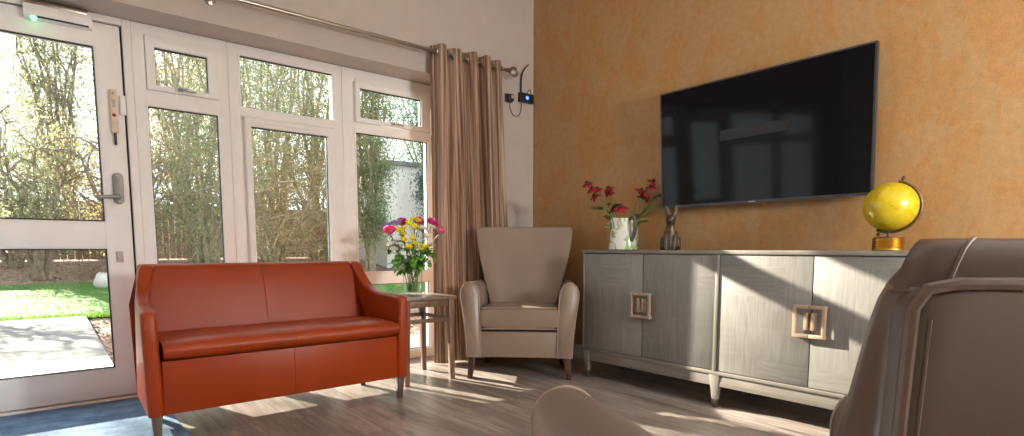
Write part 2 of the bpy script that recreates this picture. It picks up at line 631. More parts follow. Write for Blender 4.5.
def smooth_path(pts, n=6):
    # Catmull-Rom through the points
    P = [Vector(p) for p in pts]
    P = [P[0] * 2 - P[1]] + P + [P[-1] * 2 - P[-2]]
    out = []
    for i in range(1, len(P) - 2):
        for k in range(n):
            t = k / n
            a, b, c, d = P[i - 1], P[i], P[i + 1], P[i + 2]
            out.append(0.5 * ((2 * b) + (c - a) * t + (2 * a - 5 * b + 4 * c - d) * t * t + (3 * b - a - 3 * c + d) * t ** 3))
    out.append(P[-2])
    return out


# ================================================================== ROOM SHELL
YI, YG = 3.66, 3.90          # inner wall face, inner face of the frames
XB = 3.27
XL, YB, ZC = -3.6, -3.2, 3.1
HEAD = 2.158
struct(MB().box(XL - .1, XB + .1, YB - .1, 4.0, -0.12, 0.0).build('floor', M['floor']), 'grey brown oak plank floor across the whole lounge', 'floor')
struct(MB().box(XL - .1, XB + .1, YB - .1, 4.0, ZC, ZC + .1).build('ceiling', M['ceiling']), 'plain white lounge ceiling', 'ceiling')
w = MB()
w.box(XL, XB, YI, 4.0, HEAD, ZC)
w.box(2.45, XB, YI, 4.0, 0, HEAD)
w.box(XL, -3.3, YI, 4.0, 0, HEAD)
struct(w.build('wall_left', M['white_paint']), 'white painted window wall above and beside the glazing', 'wall')
struct(MB().box(XB, XB + .12, YB, 4.0, 0, ZC).build('wall_right', M['ochre']), 'ochre textured feature wall behind the television', 'wall')
struct(MB().box(XL - .12, XL, YB, 4.0, 0, ZC).build('wall_far', M['ceiling']), 'plain white side wall of the lounge', 'wall')
struct(MB().box(XL, XB, YB - .12, YB, 0, ZC).build('wall_back', M['ceiling']), 'plain white rear wall of the lounge', 'wall')
sk = [(0, 0), (-.018, 0), (-.018, .085), (-.010, .103), (0, .105)]
struct(MB().prism([(XB + p[0], p[1]) for p in sk], 'Y', YB, YI).build('baseboard_right', M['skirting']), 'white skirting board below the ochre wall', 'skirting board')
struct(MB().prism([(YI + p[0], p[1]) for p in sk], 'X', 2.45, XB - .018).build('baseboard_left', M['skirting']), 'white skirting board behind the tan armchair', 'skirting board')


def window_obj(name, label):
    o = bpy.data.objects.new(name, None)
    COL.objects.link(o)
    o.empty_display_size = .1
    tag(o, label, 'window')
    return struct(o)


def sash(parent, x0, x1, z0, z1, gw, y0=3.885, vent=False, handle=None):
    # opening light; gw = (left, right, bottom, top) member widths
    s = MB().ringframe(x0, x1, z0, z1, gw, y0, y0 + .055).build('sash', M['upvc'], parent, bevel=.006)
    MB().ringframe(x0 - .03, x1 + .03, z0 - .03, z1 + .03, .042, y0 + .045, y0 + .08).build('frame_rebate', M['upvc'], parent)
    gx0, gx1, gz0, gz1 = x0 + gw[0], x1 - gw[1], z0 + gw[2], z1 - gw[3]
    MB().ringframe(gx0 - .001, gx1 + .001, gz0 - .001, gz1 + .001, .006, y0 + .025, y0 + .05).build('gasket', M['gasket'], s)
    MB().box(gx0, gx1, y0 + .036, y0 + .042, gz0, gz1).build('glass_pane', M['glass'], s, smooth=0)
    if vent:
        v = MB().box(x0 + (x1 - x0) * .2, x1 - (x1 - x0) * .2, y0 - .012, y0, z1 - .035, z1 - .018)
        v.build('trickle_vent', M['upvc'], s, bevel=.003)
    if handle is not None:
        h = MB().box(handle - .02, handle + .02, y0 - .012, y0, z0 + .012, z0 + .032)
        h.tube([(handle, y0 - .012, z0 + .022), (handle, y0 - .03, z0 + .022), (handle + .02, y0 - .035, z0 + .02), (handle + .085, y0 - .03, z0 + .012)], [.008, .008, .008, .006], 8)
        h.build('window_handle', M['steel'], s, bevel=.002)
    return s


def outer(parent, x0, x1, bars, w=.06):
    f = MB().ringframe(x0, x1, 0.0, HEAD - .002, (w, w, .07, w), YG, YG + .07)
    for z0, z1 in bars:
        f.box(x0 + w * .8, x1 - w * .8, YG, YG + .07, z0, z1)
    return f.build('window_frame', M['upvc'], parent, bevel=.007)


def fixed(parent, x0, x1, z0, z1):
    MB().ringframe(x0 - .012, x1 + .012, z0 - .012, z1 + .012, .012, YG - .006, YG + .02).build('glazing_bead', M['upvc'], parent, bevel=.003)
    MB().ringframe(x0 - .001, x1 + .001, z0 - .001, z1 + .001, .006, YG + .012, YG + .03).build('gasket', M['gasket'], parent)
    MB().box(x0, x1, YG + .02, YG + .026, z0, z1).build('glass_pane', M['glass'], parent, smooth=0)


w1 = window_obj('window_1', 'narrow white window beside the door with a small opening light on top')
outer(w1, .438, .935, [(1.70, 1.79), (.615, .70)], .062)
sash(w1, .502, .876, 1.79, 2.10, (.045, .053, .03, .065), handle=.66)
fixed(w1, .50, .868, .705, 1.698)
fixed(w1, .50, .868, .075, .61)

w2 = window_obj('window_2', 'middle white window with a fixed top light above a wide lower casement')
outer(w2, .9352, 1.6718, [(1.715, 1.765), (.615, .70)], .066)
fixed(w2, 1.006, 1.616, 1.772, 2.088)
sash(w2, 1.018, 1.620, .70, 1.712, (.038, .064, .05, .055), vent=True)
fixed(w2, 1.006, 1.616, .075, .61)

w3 = window_obj('window_3', 'white window nearest the curtain with a small opening light on top')
outer(w3, 1.672, 2.452, [(1.715, 1.785), (.615, .70)], .085)
sash(w3, 1.768, 2.388, 1.785, 2.095, (.036, .078, .035, .066), vent=True, handle=2.05)
fixed(w3, 1.768, 2.372, .705, 1.712)
fixed(w3, 1.768, 2.372, .075, .61)

# further glazing of the same wall, beyond the left edge of the photograph
w4 = window_obj('window_4', 'white glazed unit on the hinge side of the garden door')
outer(w4, -1.95, -.62, [(1.70, 1.79), (.615, .70)], .055)
fixed(w4, -1.88, -.69, 1.80, 2.09)
fixed(w4, -1.88, -.69, .705, 1.698)
fixed(w4, -1.88, -.69, .075, .61)
w5 = window_obj('window_5', 'white glazed unit at the far end of the window wall')
outer(w5, -3.3, -1.96, [(1.70, 1.79), (.615, .70)], .055)
fixed(w5, -3.23, -2.03, 1.80, 2.09)
fixed(w5, -3.23, -2.03, .705, 1.698)
fixed(w5, -3.23, -2.03, .075, .61)

# ---- door
d1 = bpy.data.objects.new('door_1', None)
COL.objects.link(d1)
struct(tag(d1, 'white glazed garden door with a wide middle rail and lever handle', 'door'))
f = MB().box(-.62, -.565, YG, YG + .07, 0, HEAD - .002)
f.box(.397, .438, YG, YG + .07, 0, HEAD - .002)
f.box(-.565, .397, YG, YG + .07, 2.118, HEAD - .002)
f.box(-.565, .397, YG + .0, YG + .07, -.002, .018)
f.build('door_frame', M['upvc'], d1, bevel=.005)
g = MB().ringframe(-.565, .397, .018, 2.118, .012, YG + .03, YG + .06)
g.build('door_seal', M['gasket'], d1)
lf = MB()
yl0, yl1 = YG - .006, YG + .055
lf.ringframe(-.553, .385, .026, 2.107, (.125, .125, .172, .133), yl0, yl1)
lf.box(-.43, .262, yl0, yl1, .874, 1.030)
lf.build('door_leaf', M['upvc'], d1, bevel=.006)
for z0, z1 in ((.198, .874), (1.030, 1.974)):
    MB().ringframe(-.429, .261, z0 - .001, z1 + .001, .007, yl0 - .003, yl0 + .012).build('gasket', M['gasket'], d1)
    MB().box(-.428, .26, yl0 + .02, yl0 + .026, z0, z1).build('glass_pane', M['glass'], d1, smooth=0)
# lever handle on its long plate
hp = MB().prism([(.332 + .026 * math.cos(a) * 1.0, 1.215 + (.062 if math.sin(a) >= 0 else -.062) + .026 * math.sin(a)) for a in [2 * PI * k / 24 for k in range(24)]], 'Y', yl0 - .012, yl0)
h0 = hp.build('handle_plate', M['satin_steel'], d1, bevel=.003)
lv = MB().tube(smooth_path([(.332, yl0 - .012, 1.165), (.332, yl0 - .05, 1.165), (.315, yl0 - .058, 1.165), (.22, yl0 - .058, 1.160)], 4), [.011] * 13, 10)
lv.build('lever', M['satin_steel'], h0, bevel=0)
for z in (1.285, 1.145):
    sc = MB()
    sc.lathe([(.005, 0), (.005, .003)], (0, 0, 0), 10)
    for i in range(len(sc.v) - 20, len(sc.v)):
        p = sc.v[i]
        sc.v[i] = Vector((.332 + p.x, yl0 - .012 - p.z, z + p.y))
    sc.build('screw', M['grey_plastic'], h0)
# small keeper plate low on the stile
kp = MB().box(.30, .335, yl0 - .004, yl0, .80, .86).build('keeper_plate', M['grey_plastic'], d1, bevel=.004)
MB().box(.312, .324, yl0 - .006, yl0 - .003, .815, .845).build('keeper_slot', M['nickel'], kp)
# door contact box
al = MB().box(.318, .350, yl0 - .028, yl0, 1.52, 1.755).build('exit_release', M['cream_plastic'], d1, bevel=.004)
al['label'] = 'cream plastic release box with a red button'
MB().ball((.334, yl0 - .03, 1.615), (.010, .008, .010), 10, 6).build('red_button', M['red_plastic'], al)
MB().box(.326, .342, yl0 - .032, yl0 - .027, 1.66, 1.70).build('label_plate', M['grey_plastic'], al)
MB().ball((.334, yl0 - .029, 1.735), (.006, .004, .006), 8, 6).build('screw', M['steel'], al)
MB().box(.328, .341, yl0 - .02, yl0 - .006, 1.455, 1.522).build('key_tab', M['black_plastic'], al, bevel=.003)
MB().box(.365, .392, yl0 - .022, yl0, 1.625, 1.73).build('contact_magnet', M['upvc'], d1, bevel=.003)
# closer body along the top rail
cl = MB().box(-.02, .262, yl0 - .055, yl0, 2.052, 2.118).build('door_closer', M['upvc'], d1, bevel=.006)
MB().box(.035, .245, yl0 - .058, yl0 - .052, 2.052, 2.060).build('closer_slot', M['black_plastic'], cl)
MB().ball((.02, yl0 - .05, 2.046), (.012, .010, .010), 10, 6).build('indicator_light', M['led_green'], cl)
MB().box(-.02, .245, YG - .03, YG, 2.126, 2.152).build('closer_track', M['nickel'], d1, bevel=.003)


# ================================================================== RED SOFA
def make_sofa():
    X0, X1 = .30, 1.592
    t = thing('sofa', 'red orange leather two seat sofa in front of the windows', 'sofa', ((X0 + X1) / 2, 2.875, 0))
    W = (X1 - X0) / 2
    m = M['red_leather']
    # local: x centred, y=0 front .. back, z up
    b = MB().hexa([(-W + .06, .012, .128), (W - .06, .012, .128), (W - .075, .44, .128), (-W + .075, .44, .128)],
                  [(-W + .062, .008, .375), (W - .062, .008, .375), (W - .08, .52, .375), (-W + .08, .52, .375)])
    body = b.build('body', m, t, bevel=.008)
    MB().tube([(0, .0105, .13), (0, .0085, .25), (0, .0075, .374)], .0018, 6).build('body_seam', m, body)
    # seat cushion: rounded front, slight crown
    rings = []
    nx = 24
    for i in range(nx + 1):
        u = -1 + 2 * i / nx
        x = u * (W - .068)
        e = 1 - abs(u) ** 14
        cr = .010 * (1 - u * u) - .002 * math.exp(-(u * 40) ** 2)
        prof = [(-.004, .380), (-.022, .395), (-.030, .418), (-.024, .442), (-.004, .458), (.05, .465 + cr), (.25, .468 + cr), (.47, .455), (.48, .38)]
        rings.append([(x, y, .42 + (z - .42) * (0.82 + .18 * e)) for y, z in prof])
    seat = MB().loft(rings).build('seat', m, t, smooth=50)
    MB().tube([(0, -.029, .40), (0, -.031, .418), (0, -.025, .442), (0, -.004, .4555), (0, .05, .4655), (0, .25, .4745), (0, .44, .46)], .0018, 6).build('seat_seam', m, seat)
    # back: leaning slab
    def backx(z):
        return W - .075 + .02 * (z - .46) / .34
    rings = []
    for i in range(25):
        u = -1 + 2 * i / 24
        r = []
        sg = .0015 * math.exp(-(u * 30) ** 2)
        for y, z in [(.43, .38), (.445 + sg, .50), (.480 + sg, .66), (.510 + sg, .765), (.524, .785), (.545, .796), (.575, .797), (.600, .785), (.606, .76), (.585, .60), (.50, .128), (.44, .128)]:
            hw = W - .05 if z > .55 else W - .07
            r.append((u * hw, y, z))
        rings.append(r)
    back = MB().loft(rings).build('backrest', m, t, bevel=.012, seg=2, smooth=50)
    MB().tube([(0, .4405, .48), (0, .476, .655), (0, .506, .762), (0, .523, .788), (0, .548, .799)], .0016, 6).build('back_seam', m, back)
    # arms: sweep up into the back, flare outward a little towards the top
    for s in (-1, 1):
        rings = []
        prof = [(0.0, .128), (-.004, .30), (-.006, .45), (-.006, .575), (.004, .597), (.03, .606), (.12, .608), (.22, .610), (.31, .620), (.38, .645),
                (.43, .685), (.465, .735), (.49, .785), (.51, .797), (.57, .797), (.60, .785), (.605, .74), (.58, .60), (.50, .128)]
        th = .064
        for k, q in enumerate((0.0, .18, .82, 1.0)):
            ring = []
            for y, z in prof:
                # outer face position from front to back
                tt = max(0, min(1, y / .55))
                out = W - .012 * tt + .010 * (z - .13) / .47 * (1 - tt) - .042 * max(0, (z - .60) / .19)
                x = out - th * (1 - q)
                zz = z
                if k in (0, 3):
                    zz = z - (.012 if z > .5 else 0)
                    yy = y + (.012 if y < .02 else 0)
                else:
                    yy = y
                ring.append((s * x, yy, zz))
            rings.append(ring)
        MB().loft(rings).build('armrest', m, t, bevel=.006, seg=2, smooth=50)
    for sx, sy in ((-1, 0), (1, 0), (-1, 1), (1, 1)):
        if sy == 0:
            bx, by, tx, ty = sx * (W - .035), .045, sx * (W - .035), .04
        else:
            bx, by, tx, ty = sx * (W - .075), .47, sx * (W - .08), .43
        a, c = .022, .014
        MB().hexa([(bx - c, by - c, 0), (bx + c, by - c, 0), (bx + c, by + c, 0), (bx - c, by + c, 0)],
                  [(tx - a, ty - a, .13), (tx + a, ty - a, .13), (tx + a, ty + a, .13), (tx - a, ty + a, .13)]).build('leg', M['grey_leg'], t, bevel=.003)
    return t


make_sofa()


# ================================================================== TAN ARMCHAIR (in the corner)
def make_armchair():
    face = Vector((-.701, -.713))
    rot = math.atan2(-.701, .713)          # local -Y looks along face
    c = Vector((2.379, 2.798))
    t = thing('armchair', 'tan leather high back armchair in the corner beside the curtain', 'armchair', (c.x, c.y, 0), 0)
    # local axes: +X = chair's right in the picture, +Y = towards its back
    t.rotation_euler = (0, 0, math.atan2(-.701, .713))
    m = M['tan_leather']
    # body / front rail
    MB().hexa([(-.262, .008, .15), (.262, .008, .15), (.25, .52, .15), (-.25, .52, .15)],
              [(-.262, .006, .325), (.262, .006, .325), (.25, .54, .325), (-.25, .54, .325)]).build('seat_frame', m, t, bevel=.008)
    # seat cushion
    cu = MB()
    rings = []
    for i in range(17):
        u = -1 + 2 * i / 16
        k = 1 - abs(u) ** 8 * .22
        pr = [(.004, .342), (-.008, .355), (-.010, .42), (-.008, .475), (.006, .488), (.06, .494), (.25, .497), (.44, .482), (.46, .42), (.46, .345)]
        rings.append([(u * .257, y, .415 + (z - .415) * k) for y, z in pr])
    cush = cu.loft(rings).build('seat_cushion', m, t, bevel=.008, seg=2, smooth=50)
    for zz in (.486, .346):
        MB().tube([(-.25, -.008, zz), (0, -.010, zz), (.25, -.008, zz)], .0045, 6).build('piping', M['tan_piping'], cush)
    # arms: front panel rounded at the top, flaring outwards
    for s in (-1, 1):
        rings = []
        for y, sc, dz in ((.0, .90, -.006), (.010, 1.0, 0), (.10, 1.0, .0), (.25, 1.0, -.004), (.38, .98, -.008), (.50, .95, -.01), (.56, .9, -.01)):
            ring = []
            for k in range(21):
                if k == 0:
                    q = (-.060, .15)
                elif k == 20:
                    q = (.036, .15)
                elif k < 4:
                    q = (-.060 - .000 * k, .15 + (.56 - .15) * k / 4)
                elif k > 16:
                    q = (.036 + (.066 - .036) * ((20 - k) / 4) ** 1.5, .15 + (.56 - .15) * (20 - k) / 4)
                else:
                    a = PI - PI * (k - 4) / 12
                    q = (.003 + .063 * math.cos(a), .56 + .092 * math.sin(a))
                cx = .316 + .016 * max(0, (q[1] - .30) / .36)
                ring.append((s * (cx + q[0] * sc), y, q[1] + (dz if q[1] > .3 else 0)))
            rings.append(ring)
        ar = MB().loft(rings).build('armrest', m, t, smooth=60)
        pr = [Vector((p[0], .002, p[2])) for p in rings[1]]
        MB().tube(pr, .0055, 6).build('piping', M['tan_piping'], ar)
    # back: wide at the top, narrow at the seat, gently winged
    secs = [(.33, .225, .43, .13), (.46, .235, .445, .13), (.56, .262, .465, .13), (.68, .296, .487, .125), (.80, .325, .508, .12), (.92, .347, .529, .115), (1.0, .358, .543, .105), (1.026, .357, .549, .085), (1.037, .345, .556, .055)]
    rings = []
    for z, hw, yf, th in secs:
        ring = []
        n = 12
        for k in range(n + 1):
            u = -1 + 2 * k / n
            wing = -.035 * abs(u) ** 3
            edge = .02 if abs(u) > .99 else 0
            ring.append((u * hw, yf + wing + edge, z - (.004 if abs(u) > .99 else 0)))
        for k in range(n, -1, -1):
            u = -1 + 2 * k / n
            edge = -.02 if abs(u) > .99 else 0
            ring.append((u * hw * .985, yf + th + edge - .02 * abs(u) ** 3, z - (.004 if abs(u) > .99 else 0)))
        rings.append(ring)
    bk = MB().loft(rings).build('backrest', m, t, smooth=60)
    pp = [Vector((s * hw * 1.0, yf + th * .5 - .03, z)) for s, zs in ((-1, 1), (1, -1)) for z, hw, yf, th in (secs[1:-1] if zs == 1 else secs[1:-1][::-1])]
    MB().tube(pp, .005, 6).build('piping', M['tan_piping'], bk)
    for sx, sy in ((-1, 0), (1, 0), (-1, 1), (1, 1)):
        bx, by = sx * (.335 if sy == 0 else .29), (.03 if sy == 0 else .56)
        tx, ty = sx * (.318 if sy == 0 else .27), (.04 if sy == 0 else .48)
        a, cc = .024, .016
        MB().hexa([(bx - cc, by - cc, 0), (bx + cc, by - cc, 0), (bx + cc, by + cc, 0), (bx - cc, by + cc, 0)],
                  [(tx - a, ty - a, .155), (tx + a, ty - a, .155), (tx + a, ty + a, .155), (tx - a, ty + a, .155)]).build('leg', M['dark_leg'], t, bevel=.003)
    return t


make_armchair()


# ================================================================== NEAR BROWN ARMCHAIR (back view)
def make_near_chair():
    az = R(41.3)
    rdir, ddir = Vector((math.cos(az), -math.sin(az))), Vector((math.sin(az), math.cos(az)))
    p = rdir * .383 + ddir * .75
    t = thing('lounge_chair', 'brown leather lounge chair seen from behind nearest the camera', 'armchair', (p.x, p.y, 0), -az)
    m, mt = M['brown_leather'], M['taupe_leather']
    # local: +X right, +Y forward (the way the chair faces)
    MB().hexa([(-.235, -.44, .13), (.235, -.44, .13), (.235, .40, .13), (-.235, .40, .13)],
              [(-.235, -.44, .30), (.235, -.44, .30), (.235, .405, .30), (-.235, .405, .30)]).build('seat_frame', m, t, bevel=.01)
    rings = []
    for i in range(13):
        u = -1 + 2 * i / 12
        k = 1 - abs(u) ** 8 * .25
        pr = [(.395, .305), (.415, .33), (.418, .37), (.405, .415), (.37, .432), (.1, .44), (-.25, .42), (-.27, .36), (-.27, .305)]
        rings.append([(u * .228, y, .37 + (z - .37) * k) for y, z in pr])
    MB().loft(rings).build('seat_cushion', m, t, smooth=60)
    # arms: rounded on top, piped round the front, rising towards the back
    for s in (-1, 1):
        rings = []
        for y, sc in ((.446, .90), (.440, .98), (.43, 1.0), (.30, 1.0), (.15, 1.0), (0, 1.0), (-.15, 1.0), (-.28, .97), (-.40, .9)):
            zt = .580 + .20 * (.44 - y) - (.008 if y > .443 else 0)
            ring = []
            for k in range(25):
                if k < 4:
                    q = (-.070, .13 + (zt - .080 - .13) * k / 4)
                elif k > 20:
                    q = (.070, .13 + (zt - .080 - .13) * (24 - k) / 4)
                else:
                    a = PI - PI * (k - 4) / 16
                    q = (.074 * math.cos(a), zt - .080 + .080 * math.sin(a))
                ring.append(((-.300 if s < 0 else .345) + q[0] * sc, y, q[1]))
            rings.append(ring)
        ar = MB().loft(rings).build('armrest', mt, t, smooth=60)
        MB().tube([Vector((q[0], .442, q[2])) for q in rings[1]], .0045, 8).build('piping', M['tan_piping'], ar)
    # back: rear face, rounded edges, tapering towards the front
    def yr_at(z):
        return -.523 + .06 * (.842 - z)
    def thick(z):
        return .078 + .30 * max(0, .842 - z) if z > .6 else .151
    HW = .233
    secs = [(.30, 0), (.45, 0), (.60, 0), (.70, 0), (.78, 0), (.835, 0), (.845, .02), (.854, .07), (.862, .15), (.869, .26), (.875, .41), (.8795, .58), (.8825, .78), (.884, 1.0)]
    rings = []
    for z, e in secs:
        ins = .020 * e
        yr, th = yr_at(z) + .012 * e ** 1.5, thick(z) - .030 * e
        hr, hf = HW - ins, HW - .034 - ins * 1.7
        pts = [(-hr, yr + .012), (-hr + .004, yr + .004), (-hr + .013, yr), (-hr * .5, yr), (0, yr), (hr * .5, yr), (hr - .013, yr), (hr - .004, yr + .004), (hr, yr + .012),
               (hf + .012, yr + th * .72), (hf + .003, yr + th * .93), (hf * .85, yr + th), (0, yr + th + .004), (-hf * .85, yr + th), (-hf - .003, yr + th * .93), (-hf - .012, yr + th * .72)]
        rings.append([(x, y, z) for x, y in pts])
    bk = MB().loft(rings).build('backrest', m, t, smooth=70)
    for s in (-1, 1):
        i0 = 2 if s < 0 else 6
        MB().tube([Vector(q[i0]) + Vector((0, -.0004, .0004)) for q in rings[8:]], .0009, 6).build('corner_seam', M['piping'], bk)
        j = [2, 1, 0, 15, 14] if s < 0 else [6, 7, 8, 9, 10]
        MB().tube([Vector(rings[8][k]) + Vector((s * .0003, -.0003, .0003)) for k in j[:4]], .0010, 6).build('side_seam', M['piping'], bk)
    # rear panel with a piped border
    PX, PZ = HW - .0015, .866
    outl = [(-PX, .31), (-PX, .50), (-PX, .70), (-PX, PZ - .010), (-PX + .005, PZ - .002), (-PX + .016, PZ), (0, PZ), (PX - .016, PZ), (PX - .005, PZ - .002), (PX, PZ - .010), (PX, .70), (PX, .50), (PX, .31)]
    r0 = [(x, yr_at(z) + .010, z) for x, z in outl]
    r1 = [(x, yr_at(z) - .001, z) for x, z in outl]
    r2 = [(x * .985, yr_at(z) - .004, z - (.004 if z > .8 else 0) + (.004 if z < .32 else 0)) for x, z in outl]
    panel = MB().loft([r0, r1, r2]).build('rear_panel', m, t, smooth=60)
    MB().tube([Vector(q) + Vector((0, -.002, 0)) for q in r1], .0026, 8).build('piping', M['piping'], panel)
    MB().tube([(x + .0062, yr_at(z) - .0042, z - (.004 if z > .8 else 0)) for x, z in outl[:4]], .0009, 6).build('panel_seam', M['piping'], panel)
    # cushion on the front of the back
    rings = []
    for z, o in ((.43, .03), (.46, .055), (.55, .065), (.66, .055), (.74, .04), (.79, .022), (.82, .004)):
        yf, hw = yr_at(z) + thick(z) - .01, HW - .05
        rings.append([(-hw, yf, z), (-hw - .003, yf + o * .5, z), (-hw + .012, yf + o * .85, z), (-hw * .7, yf + o, z), (0, yf + o + .004, z), (hw * .7, yf + o, z), (hw - .012, yf + o * .85, z), (hw + .003, yf + o * .5, z), (hw, yf, z)])
    MB().loft(rings).build('back_cushion', mt, t, smooth=60)
    for sx, sy in ((-1, .36), (1, .36), (-1, -.36), (1, -.36)):
        bx, a, cc = sx * .30, .024, .016
        MB().hexa([(bx - cc, sy - cc, 0), (bx + cc, sy - cc, 0), (bx + cc, sy + cc, 0), (bx - cc, sy + cc, 0)],
                  [(bx - a, sy - a, .135), (bx + a, sy - a, .135), (bx + a, sy + a, .135), (bx - a, sy + a, .135)]).build('leg', M['dark_leg'], t, bevel=.003)


make_near_chair()


# ================================================================== SIDE TABLE
def make_table():
    x0, x1, y0, y1, zt = 1.69, 2.09, 3.10, 3.52, .565
    t = thing('side_table', 'small brown wooden side table between the sofa and the tan armchair', 'side table', ((x0 + x1) / 2, (y0 + y1) / 2, 0))
    hx, hy = (x1 - x0) / 2, (y1 - y0) / 2
    MB().box(-hx, hx, -hy, hy, zt - .022, zt).build('tabletop', M['table_top'], t, bevel=.004)
    lx, ly = hx - .035, hy - .03
    for sx in (-1, 1):
        for sy in (-1, 1):
            a, c = .021, .015
            MB().hexa([(sx * (lx + .008) - c, sy * (ly + .004) - c, 0), (sx * (lx + .008) + c, sy * (ly + .004) - c, 0), (sx * (lx + .008) + c, sy * (ly + .004) + c, 0), (sx * (lx + .008) - c, sy * (ly + .004) + c, 0)],
                      [(sx * lx - a, sy * ly - a, zt - .022), (sx * lx + a, sy * ly - a, zt - .022), (sx * lx + a, sy * ly + a, zt - .022), (sx * lx - a, sy * ly + a, zt - .022)]).build('leg', M['table_wood'], t, bevel=.002)
    for z0, z1, nm in ((zt - .067, zt - .024, 'apron'), (.395, .422, 'stretcher')):
        for s in (-1, 1):
            MB().box(-lx + .02, lx - .02, s * ly - .011, s * ly + .011, z0, z1).build(nm, M['table_wood'], t, bevel=.002)
            MB().box(s * lx - .011, s * lx + .011, -ly + .02, ly - .02, z0, z1).build(nm, M['table_wood'], t, bevel=.002)


make_table()
TT = .565

# ---- glass vase
VX, VY = 1.885, 3.325
va = thing('vase', 'clear glass vase of flowers on the small side table', 'vase', (VX, VY, TT))
outp = [(.052, 0), (.066, .004), (.067, .03), (.066, .10), (.068, .16), (.075, .20), (.086, .225)]
inp = [(r - .004, z + .012) for r, z in outp[1:-1]][::-1]
prof = outp + [(.082, .225)] + inp
MB().lathe(prof, n=32).build('vase_body', M['vase_glass'], va, smooth=60)
MB().tube([(.084 * math.cos(2 * PI * k / 24), .084 * math.sin(2 * PI * k / 24), .225) for k in range(24)], .003, 6, loop=True).build('vase_rim', M['vase_glass'], va)
wt = MB().lathe([(.02, .014), (.0605, .016), (.0610, .09), (.02, .0905)], n=28).build('water', M['water'], loc=(VX, VY, TT))
tag(wt, 'water standing in the clear glass vase', 'water')


# ================================================================== FLOWERS
rng = random.Random(5)


def orient(c, d):
    d = Vector(d).normalized()
    return Matrix.Translation(Vector(c)) @ d.to_track_quat('Z', 'Y').to_matrix().to_4x4()


def petal(L, Wd, cup, n=5):
    # one petal from the origin along +X, curling up; returns verts, faces
    vs, fs = [], []
    for i in range(n + 1):
        u = i / n
        wd = Wd * math.sin(PI * min(.93, u * .85 + .10)) ** .8
        x = L * u * math.cos(cup * u)
        z = L * u * math.sin(cup * u)
        vs += [(x, -wd / 2, z + .12 * wd), (x, 0, z), (x, wd / 2, z + .12 * wd)]
    for i in range(n):
        a = i * 3
        fs += [(a, a + 1, a + 4, a + 3), (a + 1, a + 2, a + 5, a + 4)]
    return vs, fs


def rose_bloom(r, rg):
    b = MB()
    b.ball((0, 0, r * .35), (r * .5, r * .5, r * .55), 10, 6)
    for ring, (nn, L, cup, z) in enumerate(((5, r * 1.15, 1.45, .0), (6, r * 1.2, 1.1, -.02), (7, r * 1.25, .7, -.05))):
        for k in range(nn):
            a = 2 * PI * k / nn + ring * .6 + rg.uniform(-.15, .15)
            vs, fs = petal(L, r * 1.15, cup)
            mt = Matrix.Translation((math.cos(a) * r * .12, math.sin(a) * r * .12, z * r)) @ Matrix.Rotation(a, 4, 'Z')
            b.add([mt @ Vector(v) for v in vs], fs)
    return b


def star_bloom(r, rg, nn=6, cup=.7):
    b = MB()
    for ring in range(2):
        for k in range(nn):
            a = 2 * PI * k / nn + ring * PI / nn
            vs, fs = petal(r * (1 - .15 * ring), r * .62, cup + .35 * ring)
            b.add([Matrix.Rotation(a, 4, 'Z') @ Vector(v) for v in vs], fs)
    b.ball((0, 0, r * .15), r * .16, 8, 5)
    return b


def leafblade(L, Wd, droop=.5, n=5):
    vs, fs = [], []
    for i in range(n + 1):
        u = i / n
        wd = Wd * math.sin(PI * (u * .96 + .03)) ** .9
        x = L * u * math.cos(droop * u)
        z = -L * u * math.sin(droop * u) * .6
        vs += [(x, -wd / 2, z + wd * .15), (x, 0, z), (x, wd / 2, z + wd * .15)]
    for i in range(n):
        a = i * 3
        fs += [(a, a + 1, a + 4, a + 3), (a + 1, a + 2, a + 5, a + 4)]
    return vs, fs


def flower(name, label, cat, base, tip, kind, r, mat, group, nleaf=3, heads=None, rg=rng, stemr=.0022, leafm='leaf_green', leafL=.06):
    base, tip = Vector(base), Vector(tip)
    t = thing(name, label, cat, base, 0, group)
    d = tip - base
    mid = d * .5 + Vector((rg.uniform(-.01, .01), rg.uniform(-.01, .01), .01)) - Vector((d.x, d.y, 0)) * .10
    path = smooth_path([Vector((0, 0, 0)), mid, d], 5)
    st = MB().tube(path, stemr, 6)
    tips = [d]
    if heads:
        tips = []
        for hx, hy, hz in heads:
            e = d + Vector((hx, hy, hz))
            tips.append(e)
            st.tube([path[-4], (Vector(path[-4]) + e) / 2 + Vector((0, 0, .004)), e], stemr * .7, 5)
    stem = st.build('stem', M['white_stem'] if leafm == 'leaf_green' else M['olive_leaf'], t)
    for e in tips:
        dr = (e - mid).normalized() * .7 + Vector((rg.uniform(-.3, .3), rg.uniform(-.5, .1), .3))
        bl = {'rose': lambda: rose_bloom(r, rg), 'star': lambda: star_bloom(r, rg), 'daisy': lambda: star_bloom(r, rg, 9, .25), 'cone': lambda: cone_bloom(r, rg)}[kind]()
        bl.xf(orient(e, dr))
        bl.build('bloom', M[mat], t, smooth=60)
        if kind == 'cone':
            MB().ball((0, 0, r * .12), (r * .30, r * .30, r * .26), 10, 6).xf(orient(e, dr)).build('flower_core', M['dark_core'], t)
    for k in range(nleaf):
        u = rg.uniform(.5, .95)
        p = path[min(len(path) - 1, int(u * (len(path) - 1)))]
        L = leafL * rg.uniform(.8, 1.3)
        vs, fs = leafblade(L, L * .5, rg.uniform(.3, 1.0))
        mt = Matrix.Translation(p) @ Matrix.Rotation(rg.uniform(0, 2 * PI), 4, 'Z') @ Matrix.Rotation(rg.uniform(-.7, .2), 4, 'Y')
        MB().add([mt @ Vector(v) for v in vs], fs).build('leaf', M[leafm], t, smooth=60)
    return t


